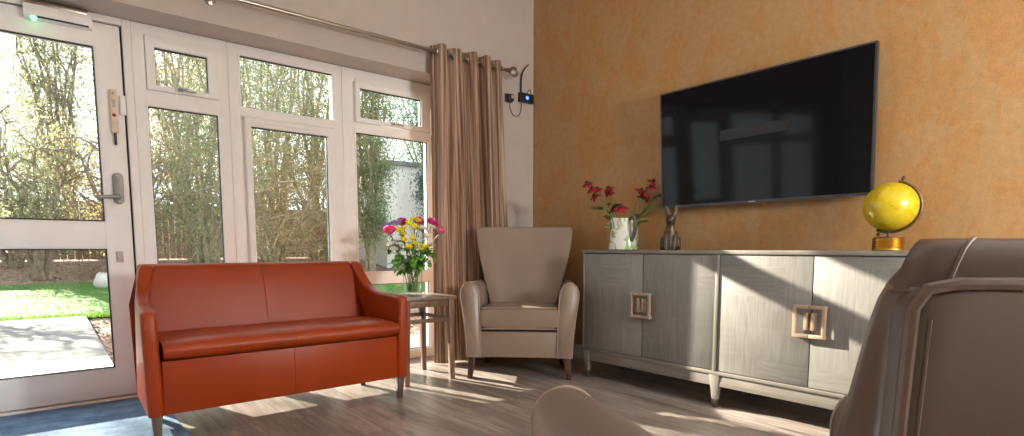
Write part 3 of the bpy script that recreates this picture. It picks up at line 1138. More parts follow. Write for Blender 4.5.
def cone_bloom(r, rg):
    b = MB()
    for k in range(15):
        a = 2 * PI * k / 15 + rg.uniform(-.12, .12)
        vs, fs = petal(r * rg.uniform(.95, 1.15), r * .42, rg.uniform(-.75, -.25))
        b.add([Matrix.Rotation(a, 4, 'Z') @ Vector(v) for v in vs], fs)
    return b


# picture-right unit vector at the vase, to lay the flowers out by what the photo shows
RT = Vector((.87, -.49, 0))
TW = Vector((-.49, -.87, 0))


def vpos(a, b, z):
    p = Vector((VX, VY, 0)) + RT * a + TW * b
    return Vector((p.x, p.y, z))


G = 'cut flowers in the glass vase'
VB = TT + .02
fl = [
    ('rose', 'bright pink rose lowest on the sofa side of the bouquet', 'flower', -.165, .06, .975, 'rose', .046, 'pink', 2, None),
    ('rose', 'deep pink rose at the top on the curtain side of the bouquet', 'flower', .155, .00, 1.035, 'rose', .042, 'magenta', 2, None),
    ('rose', 'pale pink rose sticking out furthest toward the curtain', 'flower', .215, .03, .985, 'rose', .034, 'pale_pink', 2, None),
    ('rose', 'pink rose half hidden behind the yellow flowers at the bouquet top', 'flower', .055, -.08, 1.045, 'rose', .040, 'pink', 2, None),
    ('rose', 'mauve pink rose beside the lilac flower', 'flower', -.075, -.05, 1.035, 'rose', .042, 'magenta', 2, None),
    ('lilac_flower', 'lilac flower at the outer sofa side of the bouquet', 'flower', -.185, -.04, 1.02, 'daisy', .05, 'lilac', 2, None),
    ('lilac_flower', 'lilac flower between the pink roses at the bouquet top', 'flower', -.115, -.02, 1.035, 'daisy', .05, 'lilac', 2, None),
    ('yellow_flower', 'topmost cluster of yellow flowers in the bouquet', 'flower', .015, .05, 1.03, 'star', .036, 'yellow', 3, [(-.035, 0, .0), (.02, -.02, .02), (.03, 0, -.03), (-.01, -.03, -.025), (.0, 0, .03)]),
    ('yellow_flower', 'yellow flower cluster low in the middle of the bouquet', 'flower', -.035, .12, .90, 'star', .034, 'yellow', 3, [(-.03, 0, .025), (.03, -.02, .035), (.0, -.02, -.02), (.045, -.01, .0)]),
    ('yellow_flower', 'single yellow flower low on the curtain side', 'flower', .065, .11, .87, 'star', .034, 'yellow', 3, [(.0, 0, .0), (.02, 0, .015)]),
    ('yellow_flower', 'yellow flower cluster just above the bright pink rose', 'flower', -.075, .08, .985, 'star', .034, 'yellow', 3, [(-.02, 0, .0), (.02, 0, .015), (.01, 0, -.02)]),
    ('white_flower', 'white flower spray on the curtain side of the yellow cluster', 'flower', .105, .06, .985, 'daisy', .034, 'white_petal', 3, [(-.02, 0, .02), (.025, 0, .0), (.0, -.01, -.03), (.05, 0, .03)]),
    ('white_flower', 'white flower spray below the pink rose on the sofa side', 'flower', -.125, .07, .90, 'daisy', .034, 'white_petal', 3, [(-.03, 0, .0), (.02, 0, .02), (-.01, 0, -.03)]),
]
for i, (nm, lb, ct, a, b_, z, kd, r_, mt_, nl, hd) in enumerate(fl):
    ang = 2 * PI * i / len(fl)
    flower(nm, lb, ct, (VX + .03 * math.cos(ang + 2), VY + .03 * math.sin(ang + 2), VB), vpos(a * .86, b_, z), kd, r_, mt_, G, nl, hd)


def sprig(label, a, b_, z, seed, n=12, L=.075):
    rg = random.Random(seed)
    base = Vector((VX + rg.uniform(-.03, .03), VY + rg.uniform(-.03, .03), VB))
    tip = vpos(a, b_, z)
    t = thing('leaf_sprig', label, 'foliage', base, 0, 'leafy sprigs in the glass vase')
    d = tip - base
    path = smooth_path([Vector((0, 0, 0)), d * .55 - Vector((d.x, d.y, 0)) * .22, d], 6)
    MB().tube(path, .002, 6).build('stem', M['white_stem'], t)
    lv = MB()
    for k in range(n):
        u = rg.uniform(.5, 1.0)
        p = path[min(len(path) - 1, int(u * (len(path) - 1)))]
        vs, fs = leafblade(L * rg.uniform(.7, 1.3), L * .55, rg.uniform(.2, 1.1))
        mt = Matrix.Translation(p) @ Matrix.Rotation(rg.uniform(0, 2 * PI), 4, 'Z') @ Matrix.Rotation(rg.uniform(-.8, .4), 4, 'Y')
        lv.add([mt @ Vector(v) for v in vs], fs)
    lv.build('leaves', M['leaf_green'], t, smooth=60)


for lb, a, b_, z in (('leafy green sprig lowest on the sofa side of the bouquet', -.115, .06, .82), ('leafy green sprig drooping on the curtain side', .125, .05, .845),
                     ('broad leafy sprig furthest toward the curtain', .155, .02, .90), ('leafy green sprig in front of the stems', .02, .10, .83), ('leafy sprig behind the yellow flowers', -.02, -.07, .93),
                     ('leafy sprig under the white flowers', .085, .08, .91), ('leafy sprig beneath the bright pink rose', -.145, .0, .91)):
    sprig(lb, a, b_, z, len(lb) + int(a * 1000), 20)


# ================================================================== SIDEBOARD
def make_sideboard():
    XF, X1 = 2.79, 3.225
    Y0, Y1 = .63, 2.61
    t = thing('sideboard', 'long grey oak sideboard with four doors under the television', 'sideboard', (XF, (Y0 + Y1) / 2, 0))
    L = (Y1 - Y0) / 2
    D = X1 - XF
    m, mv, mw = M['veneer'], M['side_wood_v'], M['side_wood']
    MB().box(-.006, D, -L - .004, L + .004, .846, .868).build('top', mw, t, bevel=.003)
    cs = MB()
    cs.box(.012, D, -L, -L + .02, .205, .846)
    cs.box(.012, D, L - .02, L, .205, .846)
    cs.box(D - .012, D, -L + .02, L - .02, .205, .846)
    cs.box(.012, D - .012, -L + .02, L - .02, .205, .225)
    cs.box(.03, D - .012, -.012, .012, .225, .846)
    cs.build('carcass', mv, t, bevel=.002)
    MB().box(-.004, D, -L - .002, L + .002, .186, .206).build('base_moulding', mw, t, bevel=.003)
    MB().box(.004, D - .01, -L + .004, L - .004, .122, .1855).build('plinth', mw, t, bevel=.003)
    MB().box(-.006, .014, -.010, .010, .207, .845).build('centre_post', mv, t, bevel=.002)
    for s in (-1, 1):
        MB().box(-.001, .014, s * (L - .007) - .007, s * (L - .007) + .007, .207, .845).build('end_post', mv, t, bevel=.002)
    # doors
    for s in (1, -1):
        ya, yb = (.012, L - .016) if s > 0 else (-L + .016, -.012)
        ym = (ya + yb) / 2
        for k, (a, b) in enumerate(((ya, ym - .002), (ym + .002, yb))):
            dr = MB().box(0, .02, a, b, .210, .842).build('door', m, t, bevel=.0025)
            inner = ym + (-.002 if k == 0 else .002)
            sg = -1 if k == 0 else 1
            # half of a square ring
            zc, H, Wd, bw = .531, .078, .073, .0165
            P = lambda u, z: (inner + sg * u, z)
            pts = [P(0, zc - H), P(Wd, zc - H), P(Wd, zc + H), P(0, zc + H), P(0, zc + H - bw), P(Wd - bw, zc + H - bw), P(Wd - bw, zc - H + bw), P(0, zc - H + bw)]
            h = MB()
            n = len(pts)
            h.add([(-.030, p[0], p[1]) for p in pts] + [(-.014, p[0], p[1]) for p in pts],
                  [(0, 1, 6, 7), (1, 2, 5, 6), (2, 3, 4, 5), (7 + n, 6 + n, 1 + n, n), (6 + n, 5 + n, 2 + n, 1 + n), (5 + n, 4 + n, 3 + n, 2 + n)] + [(j, (j + 1) % n, (j + 1) % n + n, j + n) for j in range(n)])
            hn = h.build('handle', M['copper'], dr, bevel=.0015)
            for zz in (zc - H + bw / 2, zc + H - bw / 2):
                y_ = inner + sg * (Wd - bw / 2)
                MB().box(-.016, .002, y_ - .006, y_ + .006, zz - .006, zz + .006).build('handle_post', M['copper'], hn)
            y_a, y_b = sorted((inner + sg * .005, inner + sg * .023))
            MB().box(-.022, .002, y_a, y_b, zc - .042, zc + .042).build('pull_tab', M['copper'], hn, bevel=.0015)
    # tapered legs with bronze feet
    for yy in (-L + .035, 0, L - .035):
        for xx in (.022, D - .04):
            a, c = .031, .016
            lg = MB().hexa([(xx - .014, yy - c, .045), (xx + .014, yy - c, .045), (xx + .014, yy + c, .045), (xx - .014, yy + c, .045)],
                           [(xx - .024, yy - a, .186), (xx + .024, yy - a, .186), (xx + .024, yy + a, .186), (xx - .024, yy + a, .186)]).build('leg', mv, t, bevel=.002)
            MB().hexa([(xx - .010, yy - .011, 0), (xx + .010, yy - .011, 0), (xx + .010, yy + .011, 0), (xx - .010, yy + .011, 0)],
                      [(xx - .0145, yy - c - .0005, .046), (xx + .0145, yy - c - .0005, .046), (xx + .0145, yy + c + .0005, .046), (xx - .0145, yy + c + .0005, .046)]).build('foot_cap', M['bronze'], lg, bevel=.001)


make_sideboard()
ST = .868

# ================================================================== TELEVISION
tv = thing('television', 'large black flat television tilted forward on the ochre wall', 'television', (3.19, 1.652, 1.143))
TL = .622
TH = .735
tilt = Matrix.Rotation(-R(4.0), 4, 'Y')
a = MB().box(.004, .035, -TL, TL, 0, TH).xf(tilt).build('casing', M['tv_bezel'], tv, bevel=.004)
MB().box(.035, .065, -.38, .38, .08, .5).xf(tilt).build('rear_housing', M['black_plastic'], tv, bevel=.01)
MB().add([(.0, y, z) for y, z in ((-TL, 0), (TL, 0), (TL, TH), (-TL, TH))] + [(.0, y, z) for y, z in ((-TL + .009, .016), (TL - .009, .016), (TL - .009, TH - .009), (-TL + .009, TH - .009))]
         + [(.006, y, z) for y, z in ((-TL, 0), (TL, 0), (TL, TH), (-TL, TH))] + [(.006, y, z) for y, z in ((-TL + .009, .016), (TL - .009, .016), (TL - .009, TH - .009), (-TL + .009, TH - .009))],
         [(k, (k + 1) % 4, 4 + (k + 1) % 4, 4 + k) for k in range(4)] + [(k, 8 + k, 8 + (k + 1) % 4, (k + 1) % 4) for k in range(4)] + [(4 + k, 4 + (k + 1) % 4, 12 + (k + 1) % 4, 12 + k) for k in range(4)]).xf(tilt).build('bezel', M['tv_bezel'], tv)
MB().box(.002, .006, -TL + .009, TL - .009, .016, TH - .009).xf(tilt).build('screen', M['tv_screen'], tv, smooth=0)
MB().box(-.001, .001, -.02, .02, .005, .011).xf(tilt).build('badge', M['steel'], tv)
br = MB().box(.03, .065, -.18, -.14, .1, .48).box(.03, .065, .14, .18, .1, .48)
br.box(-.03, .065, -.2, .2, .38, .44)
br.build('wall_bracket', M['black_plastic'], tv)

# ================================================================== GLOBE
gx, gy = 3.05, .905
gl = thing('globe', 'yellow desk globe on a ribbed brass base at the sideboard end', 'globe', (gx, gy, ST))
pr = [(.060, 0), (.066, .004)]
for k in range(6):
    z = .006 + k * .009
    pr += [(.066, z), (.062, z + .0045)]
pr += [(.064, .060), (.058, .063), (.012, .064)]
MB().lathe(pr, n=40).build('base', M['brass'], gl, smooth=50)
MB().lathe([(.010, .062), (.006, .068), (.009, .075), (.006, .083), (.011, .09)], n=16).build('stand', M['old_brass'], gl, smooth=60)
ax = (RT * .45 + Vector((0, 0, .9))).normalized()
gc = Vector((0, 0, .205))
bl = MB().ball((0, 0, 0), .112, 40, 24)
bl.xf(Matrix.Translation(gc) @ ax.to_track_quat('Z', 'Y').to_matrix().to_4x4())
bl.build('globe_ball', M['globe'], gl, smooth=80)
RT2 = Vector((.284, -.959, 0))
side = (RT2 * .9 - Vector((0, 0, .30))).normalized()
ax = (RT2 * .30 + Vector((0, 0, .9))).normalized()
arc = [gc + (ax * math.cos(a) + side * math.sin(a)) * .119 for a in [R(-6) + R(192) * k / 30 for k in range(31)]]
MB().tube(arc, .0065, 8).build('meridian_arm', M['old_brass'], gl)
for s in (1, -1):
    kn = MB()
    kn.tube([gc + ax * s * .108, gc + ax * s * .128, gc + ax * s * .134, gc + ax * s * .146], [.004, .005, .009, .004], 10)
    kn.build('axis_knob', M['old_brass'], gl)

# ================================================================== HARE FIGURINE
hx, hy = 3.05, 2.105
hr = thing('hare_figurine', 'dark bronze sitting hare figurine with upright ears on the sideboard', 'figurine', (hx, hy, ST), R(33))
hr.scale = (.88, .88, .97)
# local: faces -X (towards the room)
b = MB()
rings = []
for z, cx, rx, ry in ((.0, .01, .066, .060), (.02, .008, .068, .066), (.05, .006, .060, .062), (.08, -.002, .050, .052), (.11, -.010, .041, .043), (.14, -.016, .033, .034), (.155, -.018, .027, .028), (.168, -.022, .030, .030), (.188, -.032, .043, .035), (.206, -.034, .042, .035), (.221, -.027, .031, .028), (.231, -.022, .015, .014)):
    rings.append([(cx + rx * math.cos(2 * PI * k / 16), ry * math.sin(2 * PI * k / 16), z) for k in range(16)])
b.loft(rings)
b.ball((-.068, 0, .188), (.024, .019, .018), 10, 6)
for s in (-1, 1):
    b.tube(smooth_path([(-.012, s * .028, .115), (-.040, s * .030, .075), (-.052, s * .028, .03), (-.056, s * .028, .006)], 3), [.018] * 4 + [.014] * 4 + [.012] * 2, 10)
    b.ball((-.066, s * .028, .009), (.020, .013, .009), 10, 6)
    b.ball((.020, s * .052, .045), (.050, .022, .046), 12, 8)
    b.ball((-.030, s * .060, .010), (.034, .015, .010), 10, 6)
    ear = []
    for u, w_, d_ in ((0, .013, .010), (.25, .019, .011), (.55, .019, .009), (.82, .012, .007), (1.0, .003, .003)):
        c = Vector((-.014 + .014 * u, s * (.018 + .022 * u), .215 + .078 * u))
        ear.append([c + Vector((d_ * math.cos(2 * PI * k / 10), w_ * math.sin(2 * PI * k / 10), 0)) for k in range(10)])
    b.loft(ear)
b.ball((.072, 0, .03), (.018, .018, .018), 10, 6)
b.build('hare_body', M['hare_bronze'], hr, smooth=70)
for s in (1, -1):
    MB().ball((-.064, s * .024, .206), .0045, 8, 5).build('eye', M['black_plastic'], hr)

# ================================================================== JUG WITH RED FLOWERS
jx, jy = 3.05, 2.475
jg = thing('flower_jug', 'white jug painted with green leaves and grey handle on the sideboard', 'jug', (jx, jy, ST), 0)
jp = [(.09, 0), (.104, .003), (.105, .01), (.098, .08), (.088, .15), (.078, .20), (.076, .213), (.072, .213), (.074, .20), (.084, .15), (.094, .08), (.098, .015), (.05, .012)]
body = MB()
rings = []
n = 32
for r_, z in jp:
    ring = []
    for k in range(n):
        a = 2 * PI * k / n
        sp = max(0, math.cos(a - R(135))) ** 10 * max(0, (z - .16) / .05) * .022
        ring.append(((r_ + sp) * math.cos(a), (r_ + sp) * math.sin(a), z + sp * .5))
    rings.append(ring)
body.loft(rings).build('jug_body', M['jug'], jg, smooth=60)
ha = Vector((math.cos(R(-100)), math.sin(R(-100)), 0))
ha = (-TW * -.55 + RT * .6).normalized()
ha = Vector((-.36, -.93, 0)).normalized()
hpth = smooth_path([ha * .070 + Vector((0, 0, .205)), ha * .112 + Vector((0, 0, .215)), ha * .140 + Vector((0, 0, .178)), ha * .130 + Vector((0, 0, .11)), ha * .098 + Vector((0, 0, .062))], 5)
MB().tube(hpth, [.013] * len(hpth), 10).build('jug_handle', M['dark_glaze'], jg)
body = None
G2 = 'red flowers in the painted jug'


def jpos(a, b_, z):
    p = Vector((jx, jy, 0)) + Vector((.77, -.638, 0)) * a + Vector((-.638, -.77, 0)) * b_
    return Vector((p.x, p.y, z))


rj = random.Random(11)
for lb, a, z, bb, hd, nl in (
        ('red coneflower stem leaning furthest toward the corner armchair', -.185, 1.28, -.01, [(-.055, .05, .04), (.0, .0, .0), (-.01, .02, -.045), (-.025, .03, .005)], 2),
        ('dark red flower stem second from the corner armchair', -.105, 1.235, .0, [(.0, .0, .02), (-.01, .0, .05)], 2),
        ('short dark red flower just above the jug rim', -.045, 1.155, .05, [(.0, 0, -.01), (.008, -.005, .0)], 2),
        ('tall red flower stem leaning toward the television', .145, 1.30, .0, [(.03, -.03, .03), (.02, -.02, -.005), (-.01, 0, -.045), (-.03, .02, -.03), (-.005, 0, -.07)], 2)):
    flower('red_flower', lb, 'flower', (jx + rj.uniform(-.03, .03), jy + rj.uniform(-.03, .03), ST + .02), jpos(a, bb, z), 'cone', .046, 'crimson', G2, nl, hd, rj, .0028, 'olive_leaf', .085)
for lb, a, z, s in (('olive leaf spray reaching under the television corner', .21, 1.225, 3), ('olive leaf spray low on the television side of the jug', .15, 1.135, 4), ('olive leaf spray low on the armchair side of the jug', -.125, 1.145, 5)):
    rg = random.Random(s)
    base = Vector((jx, jy, ST + .02)) + Vector((rg.uniform(-.02, .02), rg.uniform(-.02, .02), 0))
    t = thing('leaf_spray', lb, 'foliage', base, 0, 'leaf sprays in the painted jug')
    d = jpos(a, .0, z) - base
    path = smooth_path([Vector((0, 0, 0)), d * .5 - Vector((d.x, d.y, 0)) * .2, d], 6)
    MB().tube(path, .0025, 6).build('stem', M['olive_leaf'], t)
    lv = MB()
    for k in range(6):
        p = path[int((.55 + .45 * k / 5) * (len(path) - 1))]
        vs, fs = leafblade(.10 * rg.uniform(.8, 1.2), .028, rg.uniform(.0, .5))
        out = Vector((d.x, d.y, 0)).normalized()
        az = math.atan2(out.y, out.x) + rg.uniform(-.7, .7)
        mt = Matrix.Translation(p) @ Matrix.Rotation(az, 4, 'Z') @ Matrix.Rotation(rg.uniform(-.9, -.1), 4, 'Y') @ Matrix.Rotation(rg.uniform(-1.2, 1.2), 4, 'X')
        lv.add([mt @ Vector(v) for v in vs], fs)
    lv.build('leaves', M['olive_leaf'], t, smooth=60)

# ================================================================== CURTAIN AND RAIL
RY, RZ = 3.55, 2.284
rl = thing('curtain_rail', 'slim metal curtain rail with ring finial above the windows', 'curtain rail', (0, RY, RZ))
MB().tube([(-3.4, 0, 0), (2.925, 0, 0)], .0125, 14).build('pole', M['nickel'], rl)
fn = MB().tube([(2.90, 0, 0), (2.93, 0, 0)], [.016, .016], 12)
fn.build('finial_collar', M['nickel'], rl)
ring = [(2.964 + .034 * math.cos(2 * PI * k / 20), 0, .034 * math.sin(2 * PI * k / 20) * .9) for k in range(20)]
MB().tube(ring, .011, 10, loop=True).build('finial_ring', M['nickel'], rl)
for bx in (.80, 2.835, -2.2):
    q = MB().lathe([(.028, 0), (.028, .008), (.012, .014)], n=18)
    q.xf(Matrix.Translation((bx, YI - RY, 0)) @ Matrix.Rotation(R(90), 4, 'X'))
    q.tube([(bx, YI - RY - .01, 0), (bx, .006, -.0)], .009, 10)
    q.tube([(bx + .0001, .016 * math.cos(2 * PI * k / 14), .016 * math.sin(2 * PI * k / 14)) for k in range(14)], .006, 8, loop=True)
    q.build('bracket', M['nickel'], rl)

ct = thing('curtain', 'brown striped eyelet curtain hanging in folds beside the windows', 'curtain', (0, RY, 0))


def curtain_mesh():
    NX, NZ = 150, 26
    waves = 4.5
    top, bot = 2.336, .012
    me = bpy.data.meshes.new('curtain_cloth')
    vs, fs, uvs = [], [], []
    for j in range(NZ + 1):
        v = j / NZ
        z = top + (bot - top) * v
        for i in range(NX + 1):
            u = i / NX
            ph = u * waves * 2 * PI
            x0, x1 = 2.215, 2.815 + .11 * v
            x = x0 + (x1 - x0) * (u + .012 * math.sin(ph * 2) * (1 - v))
            amp = (.050 - .006 * v) * (.72 + .28 * math.cos(u * 9.0 + 0.2))
            y = amp * math.cos(ph) + .010 * v * math.sin(ph * .5 + 2 * v) + .006 * math.sin(ph * 2.3 + 4 * v)
            x += .012 * v * math.sin(ph * 1.3 + 3 * v)
            vs.append((x, y, z))
            uvs.append((u, v))
    for j in range(NZ):
        for i in range(NX):
            a = j * (NX + 1) + i
            fs.append((a, a + 1, a + NX + 2, a + NX + 1))
    me.from_pydata(vs, [], fs)
    ul = me.uv_layers.new(name='UVMap')
    for lp in me.loops:
        ul.data[lp.index].uv = uvs[lp.vertex_index]
    for p in me.polygons:
        p.use_smooth = True
    me.materials.append(M['curtain'])
    o = bpy.data.objects.new('cloth', me)
    COL.objects.link(o)
    o.parent = ct
    md = o.modifiers.new('thickness', 'SOLIDIFY')
    md.thickness = .004
    return o


curtain_mesh()
for k in range(9):
    # each eyelet sits where a fold crosses the rail
    u = (.25 + k * .5) / 4.5
    xk = 2.215 + .60 * u
    q = MB()
    dy = 1 if k % 2 else -1
    q.tube([(.0 + .0, .024 * math.cos(2 * PI * j / 18), .024 * math.sin(2 * PI * j / 18)) for j in range(18)], .0065, 8, loop=True)
    q.xf(Matrix.Rotation(R(38) * dy, 4, 'Z'))
    q.build('eyelet', M['nickel'], ct, loc=(xk, 0, RZ))

# ================================================================== ROUTER, ADAPTER
rt = thing('network_router', 'small black box with blue light and aerial high on the white wall', 'router', (3.172, YI, 2.13))
MB().box(-.075, .075, -.035, 0, -.038, .038).build('router_body', M['black_plastic'], rt, bevel=.004)
MB().ball((.0, -.036, .0), (.016, .004, .015), 14, 8).build('indicator_light', M['led_blue'], rt)
MB().tube(smooth_path([(-.055, -.02, .03), (-.055, -.02, .10), (-.05, -.02, .17), (-.025, -.02, .225), (.02, -.025, .275)], 4), [.008] * 5 + [.007] * 5 + [.005] * 7, 8).build('aerial', M['black_plastic'], rt)
MB().tube(smooth_path([(.02, -.012, .036), (.03, -.012, .07), (.055, -.012, .075), (.065, -.012, .03)], 4), .003, 6).build('lead', M['paper_wire'], rt)
pa = thing('power_adapter', 'black plug adapter with a looping cable beside the black router', 'adapter', (2.99, YI, 2.105))
MB().box(-.035, .035, -.008, 0, -.035, .035).build('wall_socket', M['black_plastic'], pa, bevel=.003)
MB().box(-.026, .030, -.048, -.008, -.030, .026).build('plug_body', M['black_plastic'], pa, bevel=.006)
MB().box(-.002, .022, -.050, -.046, -.008, .016).build('plug_label', M['grey_plastic'], pa)
MB().tube(smooth_path([(.0, -.03, -.03), (.005, -.022, -.075), (.04, -.015, -.125), (.09, -.012, -.135), (.125, -.012, -.10), (.135, -.015, -.03), (.125, -.016, -.012)], 5), .003, 6).build('cable', M['paper_wire'], pa)

# ================================================================== DOOR MAT
mt = MB().box(-1.5, .462, 2.35, 3.885, 0.0, .007).build('door_mat', M['mat'], bevel=.003)
tag(mt, 'blue grey entrance carpet on the floor inside the garden door', 'mat')

# ================================================================== ADDED FILL LIGHTS (out of view overhead, to brighten the room)
for lx, ly, lb in ((-1.6, 1.6, 'added round fill light nearest the garden door'), (1.2, 1.6, 'added round fill light above the middle of the room'), (-1.6, -1.6, 'added round fill light at the rear of the room by the side wall'), (1.4, -1.4, 'added round fill light at the rear near the ochre wall')):
    c = thing('ceiling_fill_light', lb, 'fill light', (lx, ly, ZC), 0, 'added round fill lights')
    MB().lathe([(.20, -.03), (.22, -.03), (.22, 0), (.20, 0)], n=32).build('rim', M['upvc'], c)
    MB().lathe([(.02, -.052), (.12, -.050), (.18, -.042), (.199, -.028), (.199, -.004), (.02, -.004)], n=32).build('fill_disc', M['fill_disc'], c, smooth=60)

for lx, ly, lb in ((2.19, -1.3, 'added globe fill lamp behind the brown lounge chair'), (2.46, -2.4, 'added globe fill lamp at the rear of the room')):
    c = thing('fill_lamp', lb, 'fill lamp', (lx, ly, 0), 0, 'added globe fill lamps')  # unseen lamps added to light the window frames, reflections kept behind a post
    MB().ball((0, 0, 1.55), .15, 28, 18).build('fill_shade', M['fill_globe'], c, smooth=80)
    MB().tube([(0, 0, .02), (0, 0, 1.41)], .011, 10).build('pole', M['nickel'], c)
    MB().lathe([(.13, 0), (.14, .006), (.13, .02), (.02, .028)], n=28).build('base', M['nickel'], c)

# ================================================================== GARDEN
GZ = -.06


def gz(y):
    # the garden rises gently away from the house
    if y < 9.4:
        return GZ
    if y < 14:
        return GZ + (y - 9.4) * .040
    return GZ + 4.6 * .040 + (y - 14) * .11


def ground(name, x0, x1, y0, y1, nx, ny, dz, mat, label, kind='structure', cat=None, wav=0.0):
    vs, fs = [], []
    rg = random.Random(3)
    for j in range(ny + 1):
        y = y0 + (y1 - y0) * j / ny
        for i in range(nx + 1):
            vs.append((x0 + (x1 - x0) * i / nx, y + (wav * math.sin(i * 1.7) if j in (0, ny) else 0), gz(y) + dz + (rg.uniform(-.01, .01) if 0 < j < ny else 0)))
    for j in range(ny):
        for i in range(nx):
            a = j * (nx + 1) + i
            fs.append((a, a + 1, a + nx + 2, a + nx + 1))
    o = MB().add(vs, fs).build(name, mat, smooth=60)
    return tag(o, label, cat or name, None, kind)


ground('ground', -14, 30, 4.0, 40, 4, 60, -.03, M['mulch'], 'bark covered soil beneath the trees', cat='soil')
ground('lawn', -14, 30, 9.45, 14.4, 60, 14, .012, M['lawn'], 'green lawn between the patio and the trees', wav=.05)
# paving: each slab its own object
k = 0
sl = []
for ix in range(4):
    for iy in range(3):
        x0, x1 = .36 - (ix + 1) * 1.0, .36 - ix * 1.0
        y0, y1 = 4.05 + iy * 1.8, 4.05 + (iy + 1) * 1.8
        o = MB().box(x0 + .008, x1 - .008, y0 + .008, y1 - .008, GZ - .04, GZ + .03).build('paving_slab', M['slab'], bevel=.006)
        row = ('nearest the door', 'in the middle row of the patio', 'along the lawn edge')[iy]
        colm = ('beside the bark bed', 'second from the bark bed', 'third from the bark bed', 'fourth from the bark bed')[ix]
        tag(o, 'pale grey paving slab %s, %s' % (row, colm), 'paving slab', 'pale patio slabs')
for ix in range(4):
    x0 = .36 + ix * 1.0
    o = MB().box(x0 + .008, x0 + .992, 4.05, 5.15, GZ - .04, GZ + .03).build('paving_slab', M['slab'], bevel=.006)
    tag(o, 'pale grey paving slab outside the windows, %s beyond the door' % ('first', 'second', 'third', 'fourth')[ix], 'paving slab', 'pale path slabs')

rs = random.Random(21)
chips = MB()
for _ in range(2600):
    x, y = (rs.uniform(.38, 4.0), rs.uniform(5.2, 9.4)) if rs.random() < .6 else (rs.uniform(-2, 9), rs.uniform(14.4, 17.5))
    s = rs.uniform(.02, .05)
    mtx = Matrix.Translation((x, y, gz(y) - .015)) @ Euler((rs.uniform(-.6, .6), rs.uniform(-.6, .6), rs.uniform(0, 6.3))).to_matrix().to_4x4()
    chips.add([mtx @ Vector(v) for v in ((-s, -s * .35, 0), (s, -s * .3, 0), (s * .9, s * .35, 0), (-s * .8, s * .3, 0), (0, 0, s * .3))], [(0, 1, 4), (1, 2, 4), (2, 3, 4), (3, 0, 4), (3, 2, 1, 0)])
tag(chips.build('bark_chips', M['mulch'], smooth=0), 'brown bark chips scattered over the beds', 'bark chips', None, 'stuff')

gr = MB()
for _ in range(16000):
    if rs.random() < .35:
        x, y = rs.uniform(-1.5, 4.5), rs.uniform(9.38, 9.7)
    else:
        x, y = rs.uniform(-1.5, 9), rs.uniform(9.5, 14.4)
    if rs.random() < .06:
        x, y = rs.uniform(2, 7), rs.uniform(7.6, 9.5)
    h = rs.uniform(.03, .075)
    a = rs.uniform(0, 6.3)
    dx, dy = math.cos(a) * .006, math.sin(a) * .006
    lx, ly = rs.uniform(-.03, .03), rs.uniform(-.03, .03)
    z = gz(y)
    gr.add([(x - dx, y - dy, z), (x + dx, y + dy, z), (x + lx, y + ly, z + h)], [(0, 1, 2)])
tag(gr.build('grass', M['grass'], smooth=0), 'short grass blades over the lawn', 'grass', None, 'stuff')

# pale boulder at the lawn's edge seen through the door
bo = MB().ball((0, 0, .16), (.21, .19, .20), 14, 9)
rb = random.Random(2)
bo.v = [p * rb.uniform(.9, 1.08) for p in bo.v]
tag(bo.build('boulder', M['stone'], loc=(.86, 13.6, gz(13.6) - .06), smooth=60), 'pale rounded boulder at the top of the lawn', 'boulder')


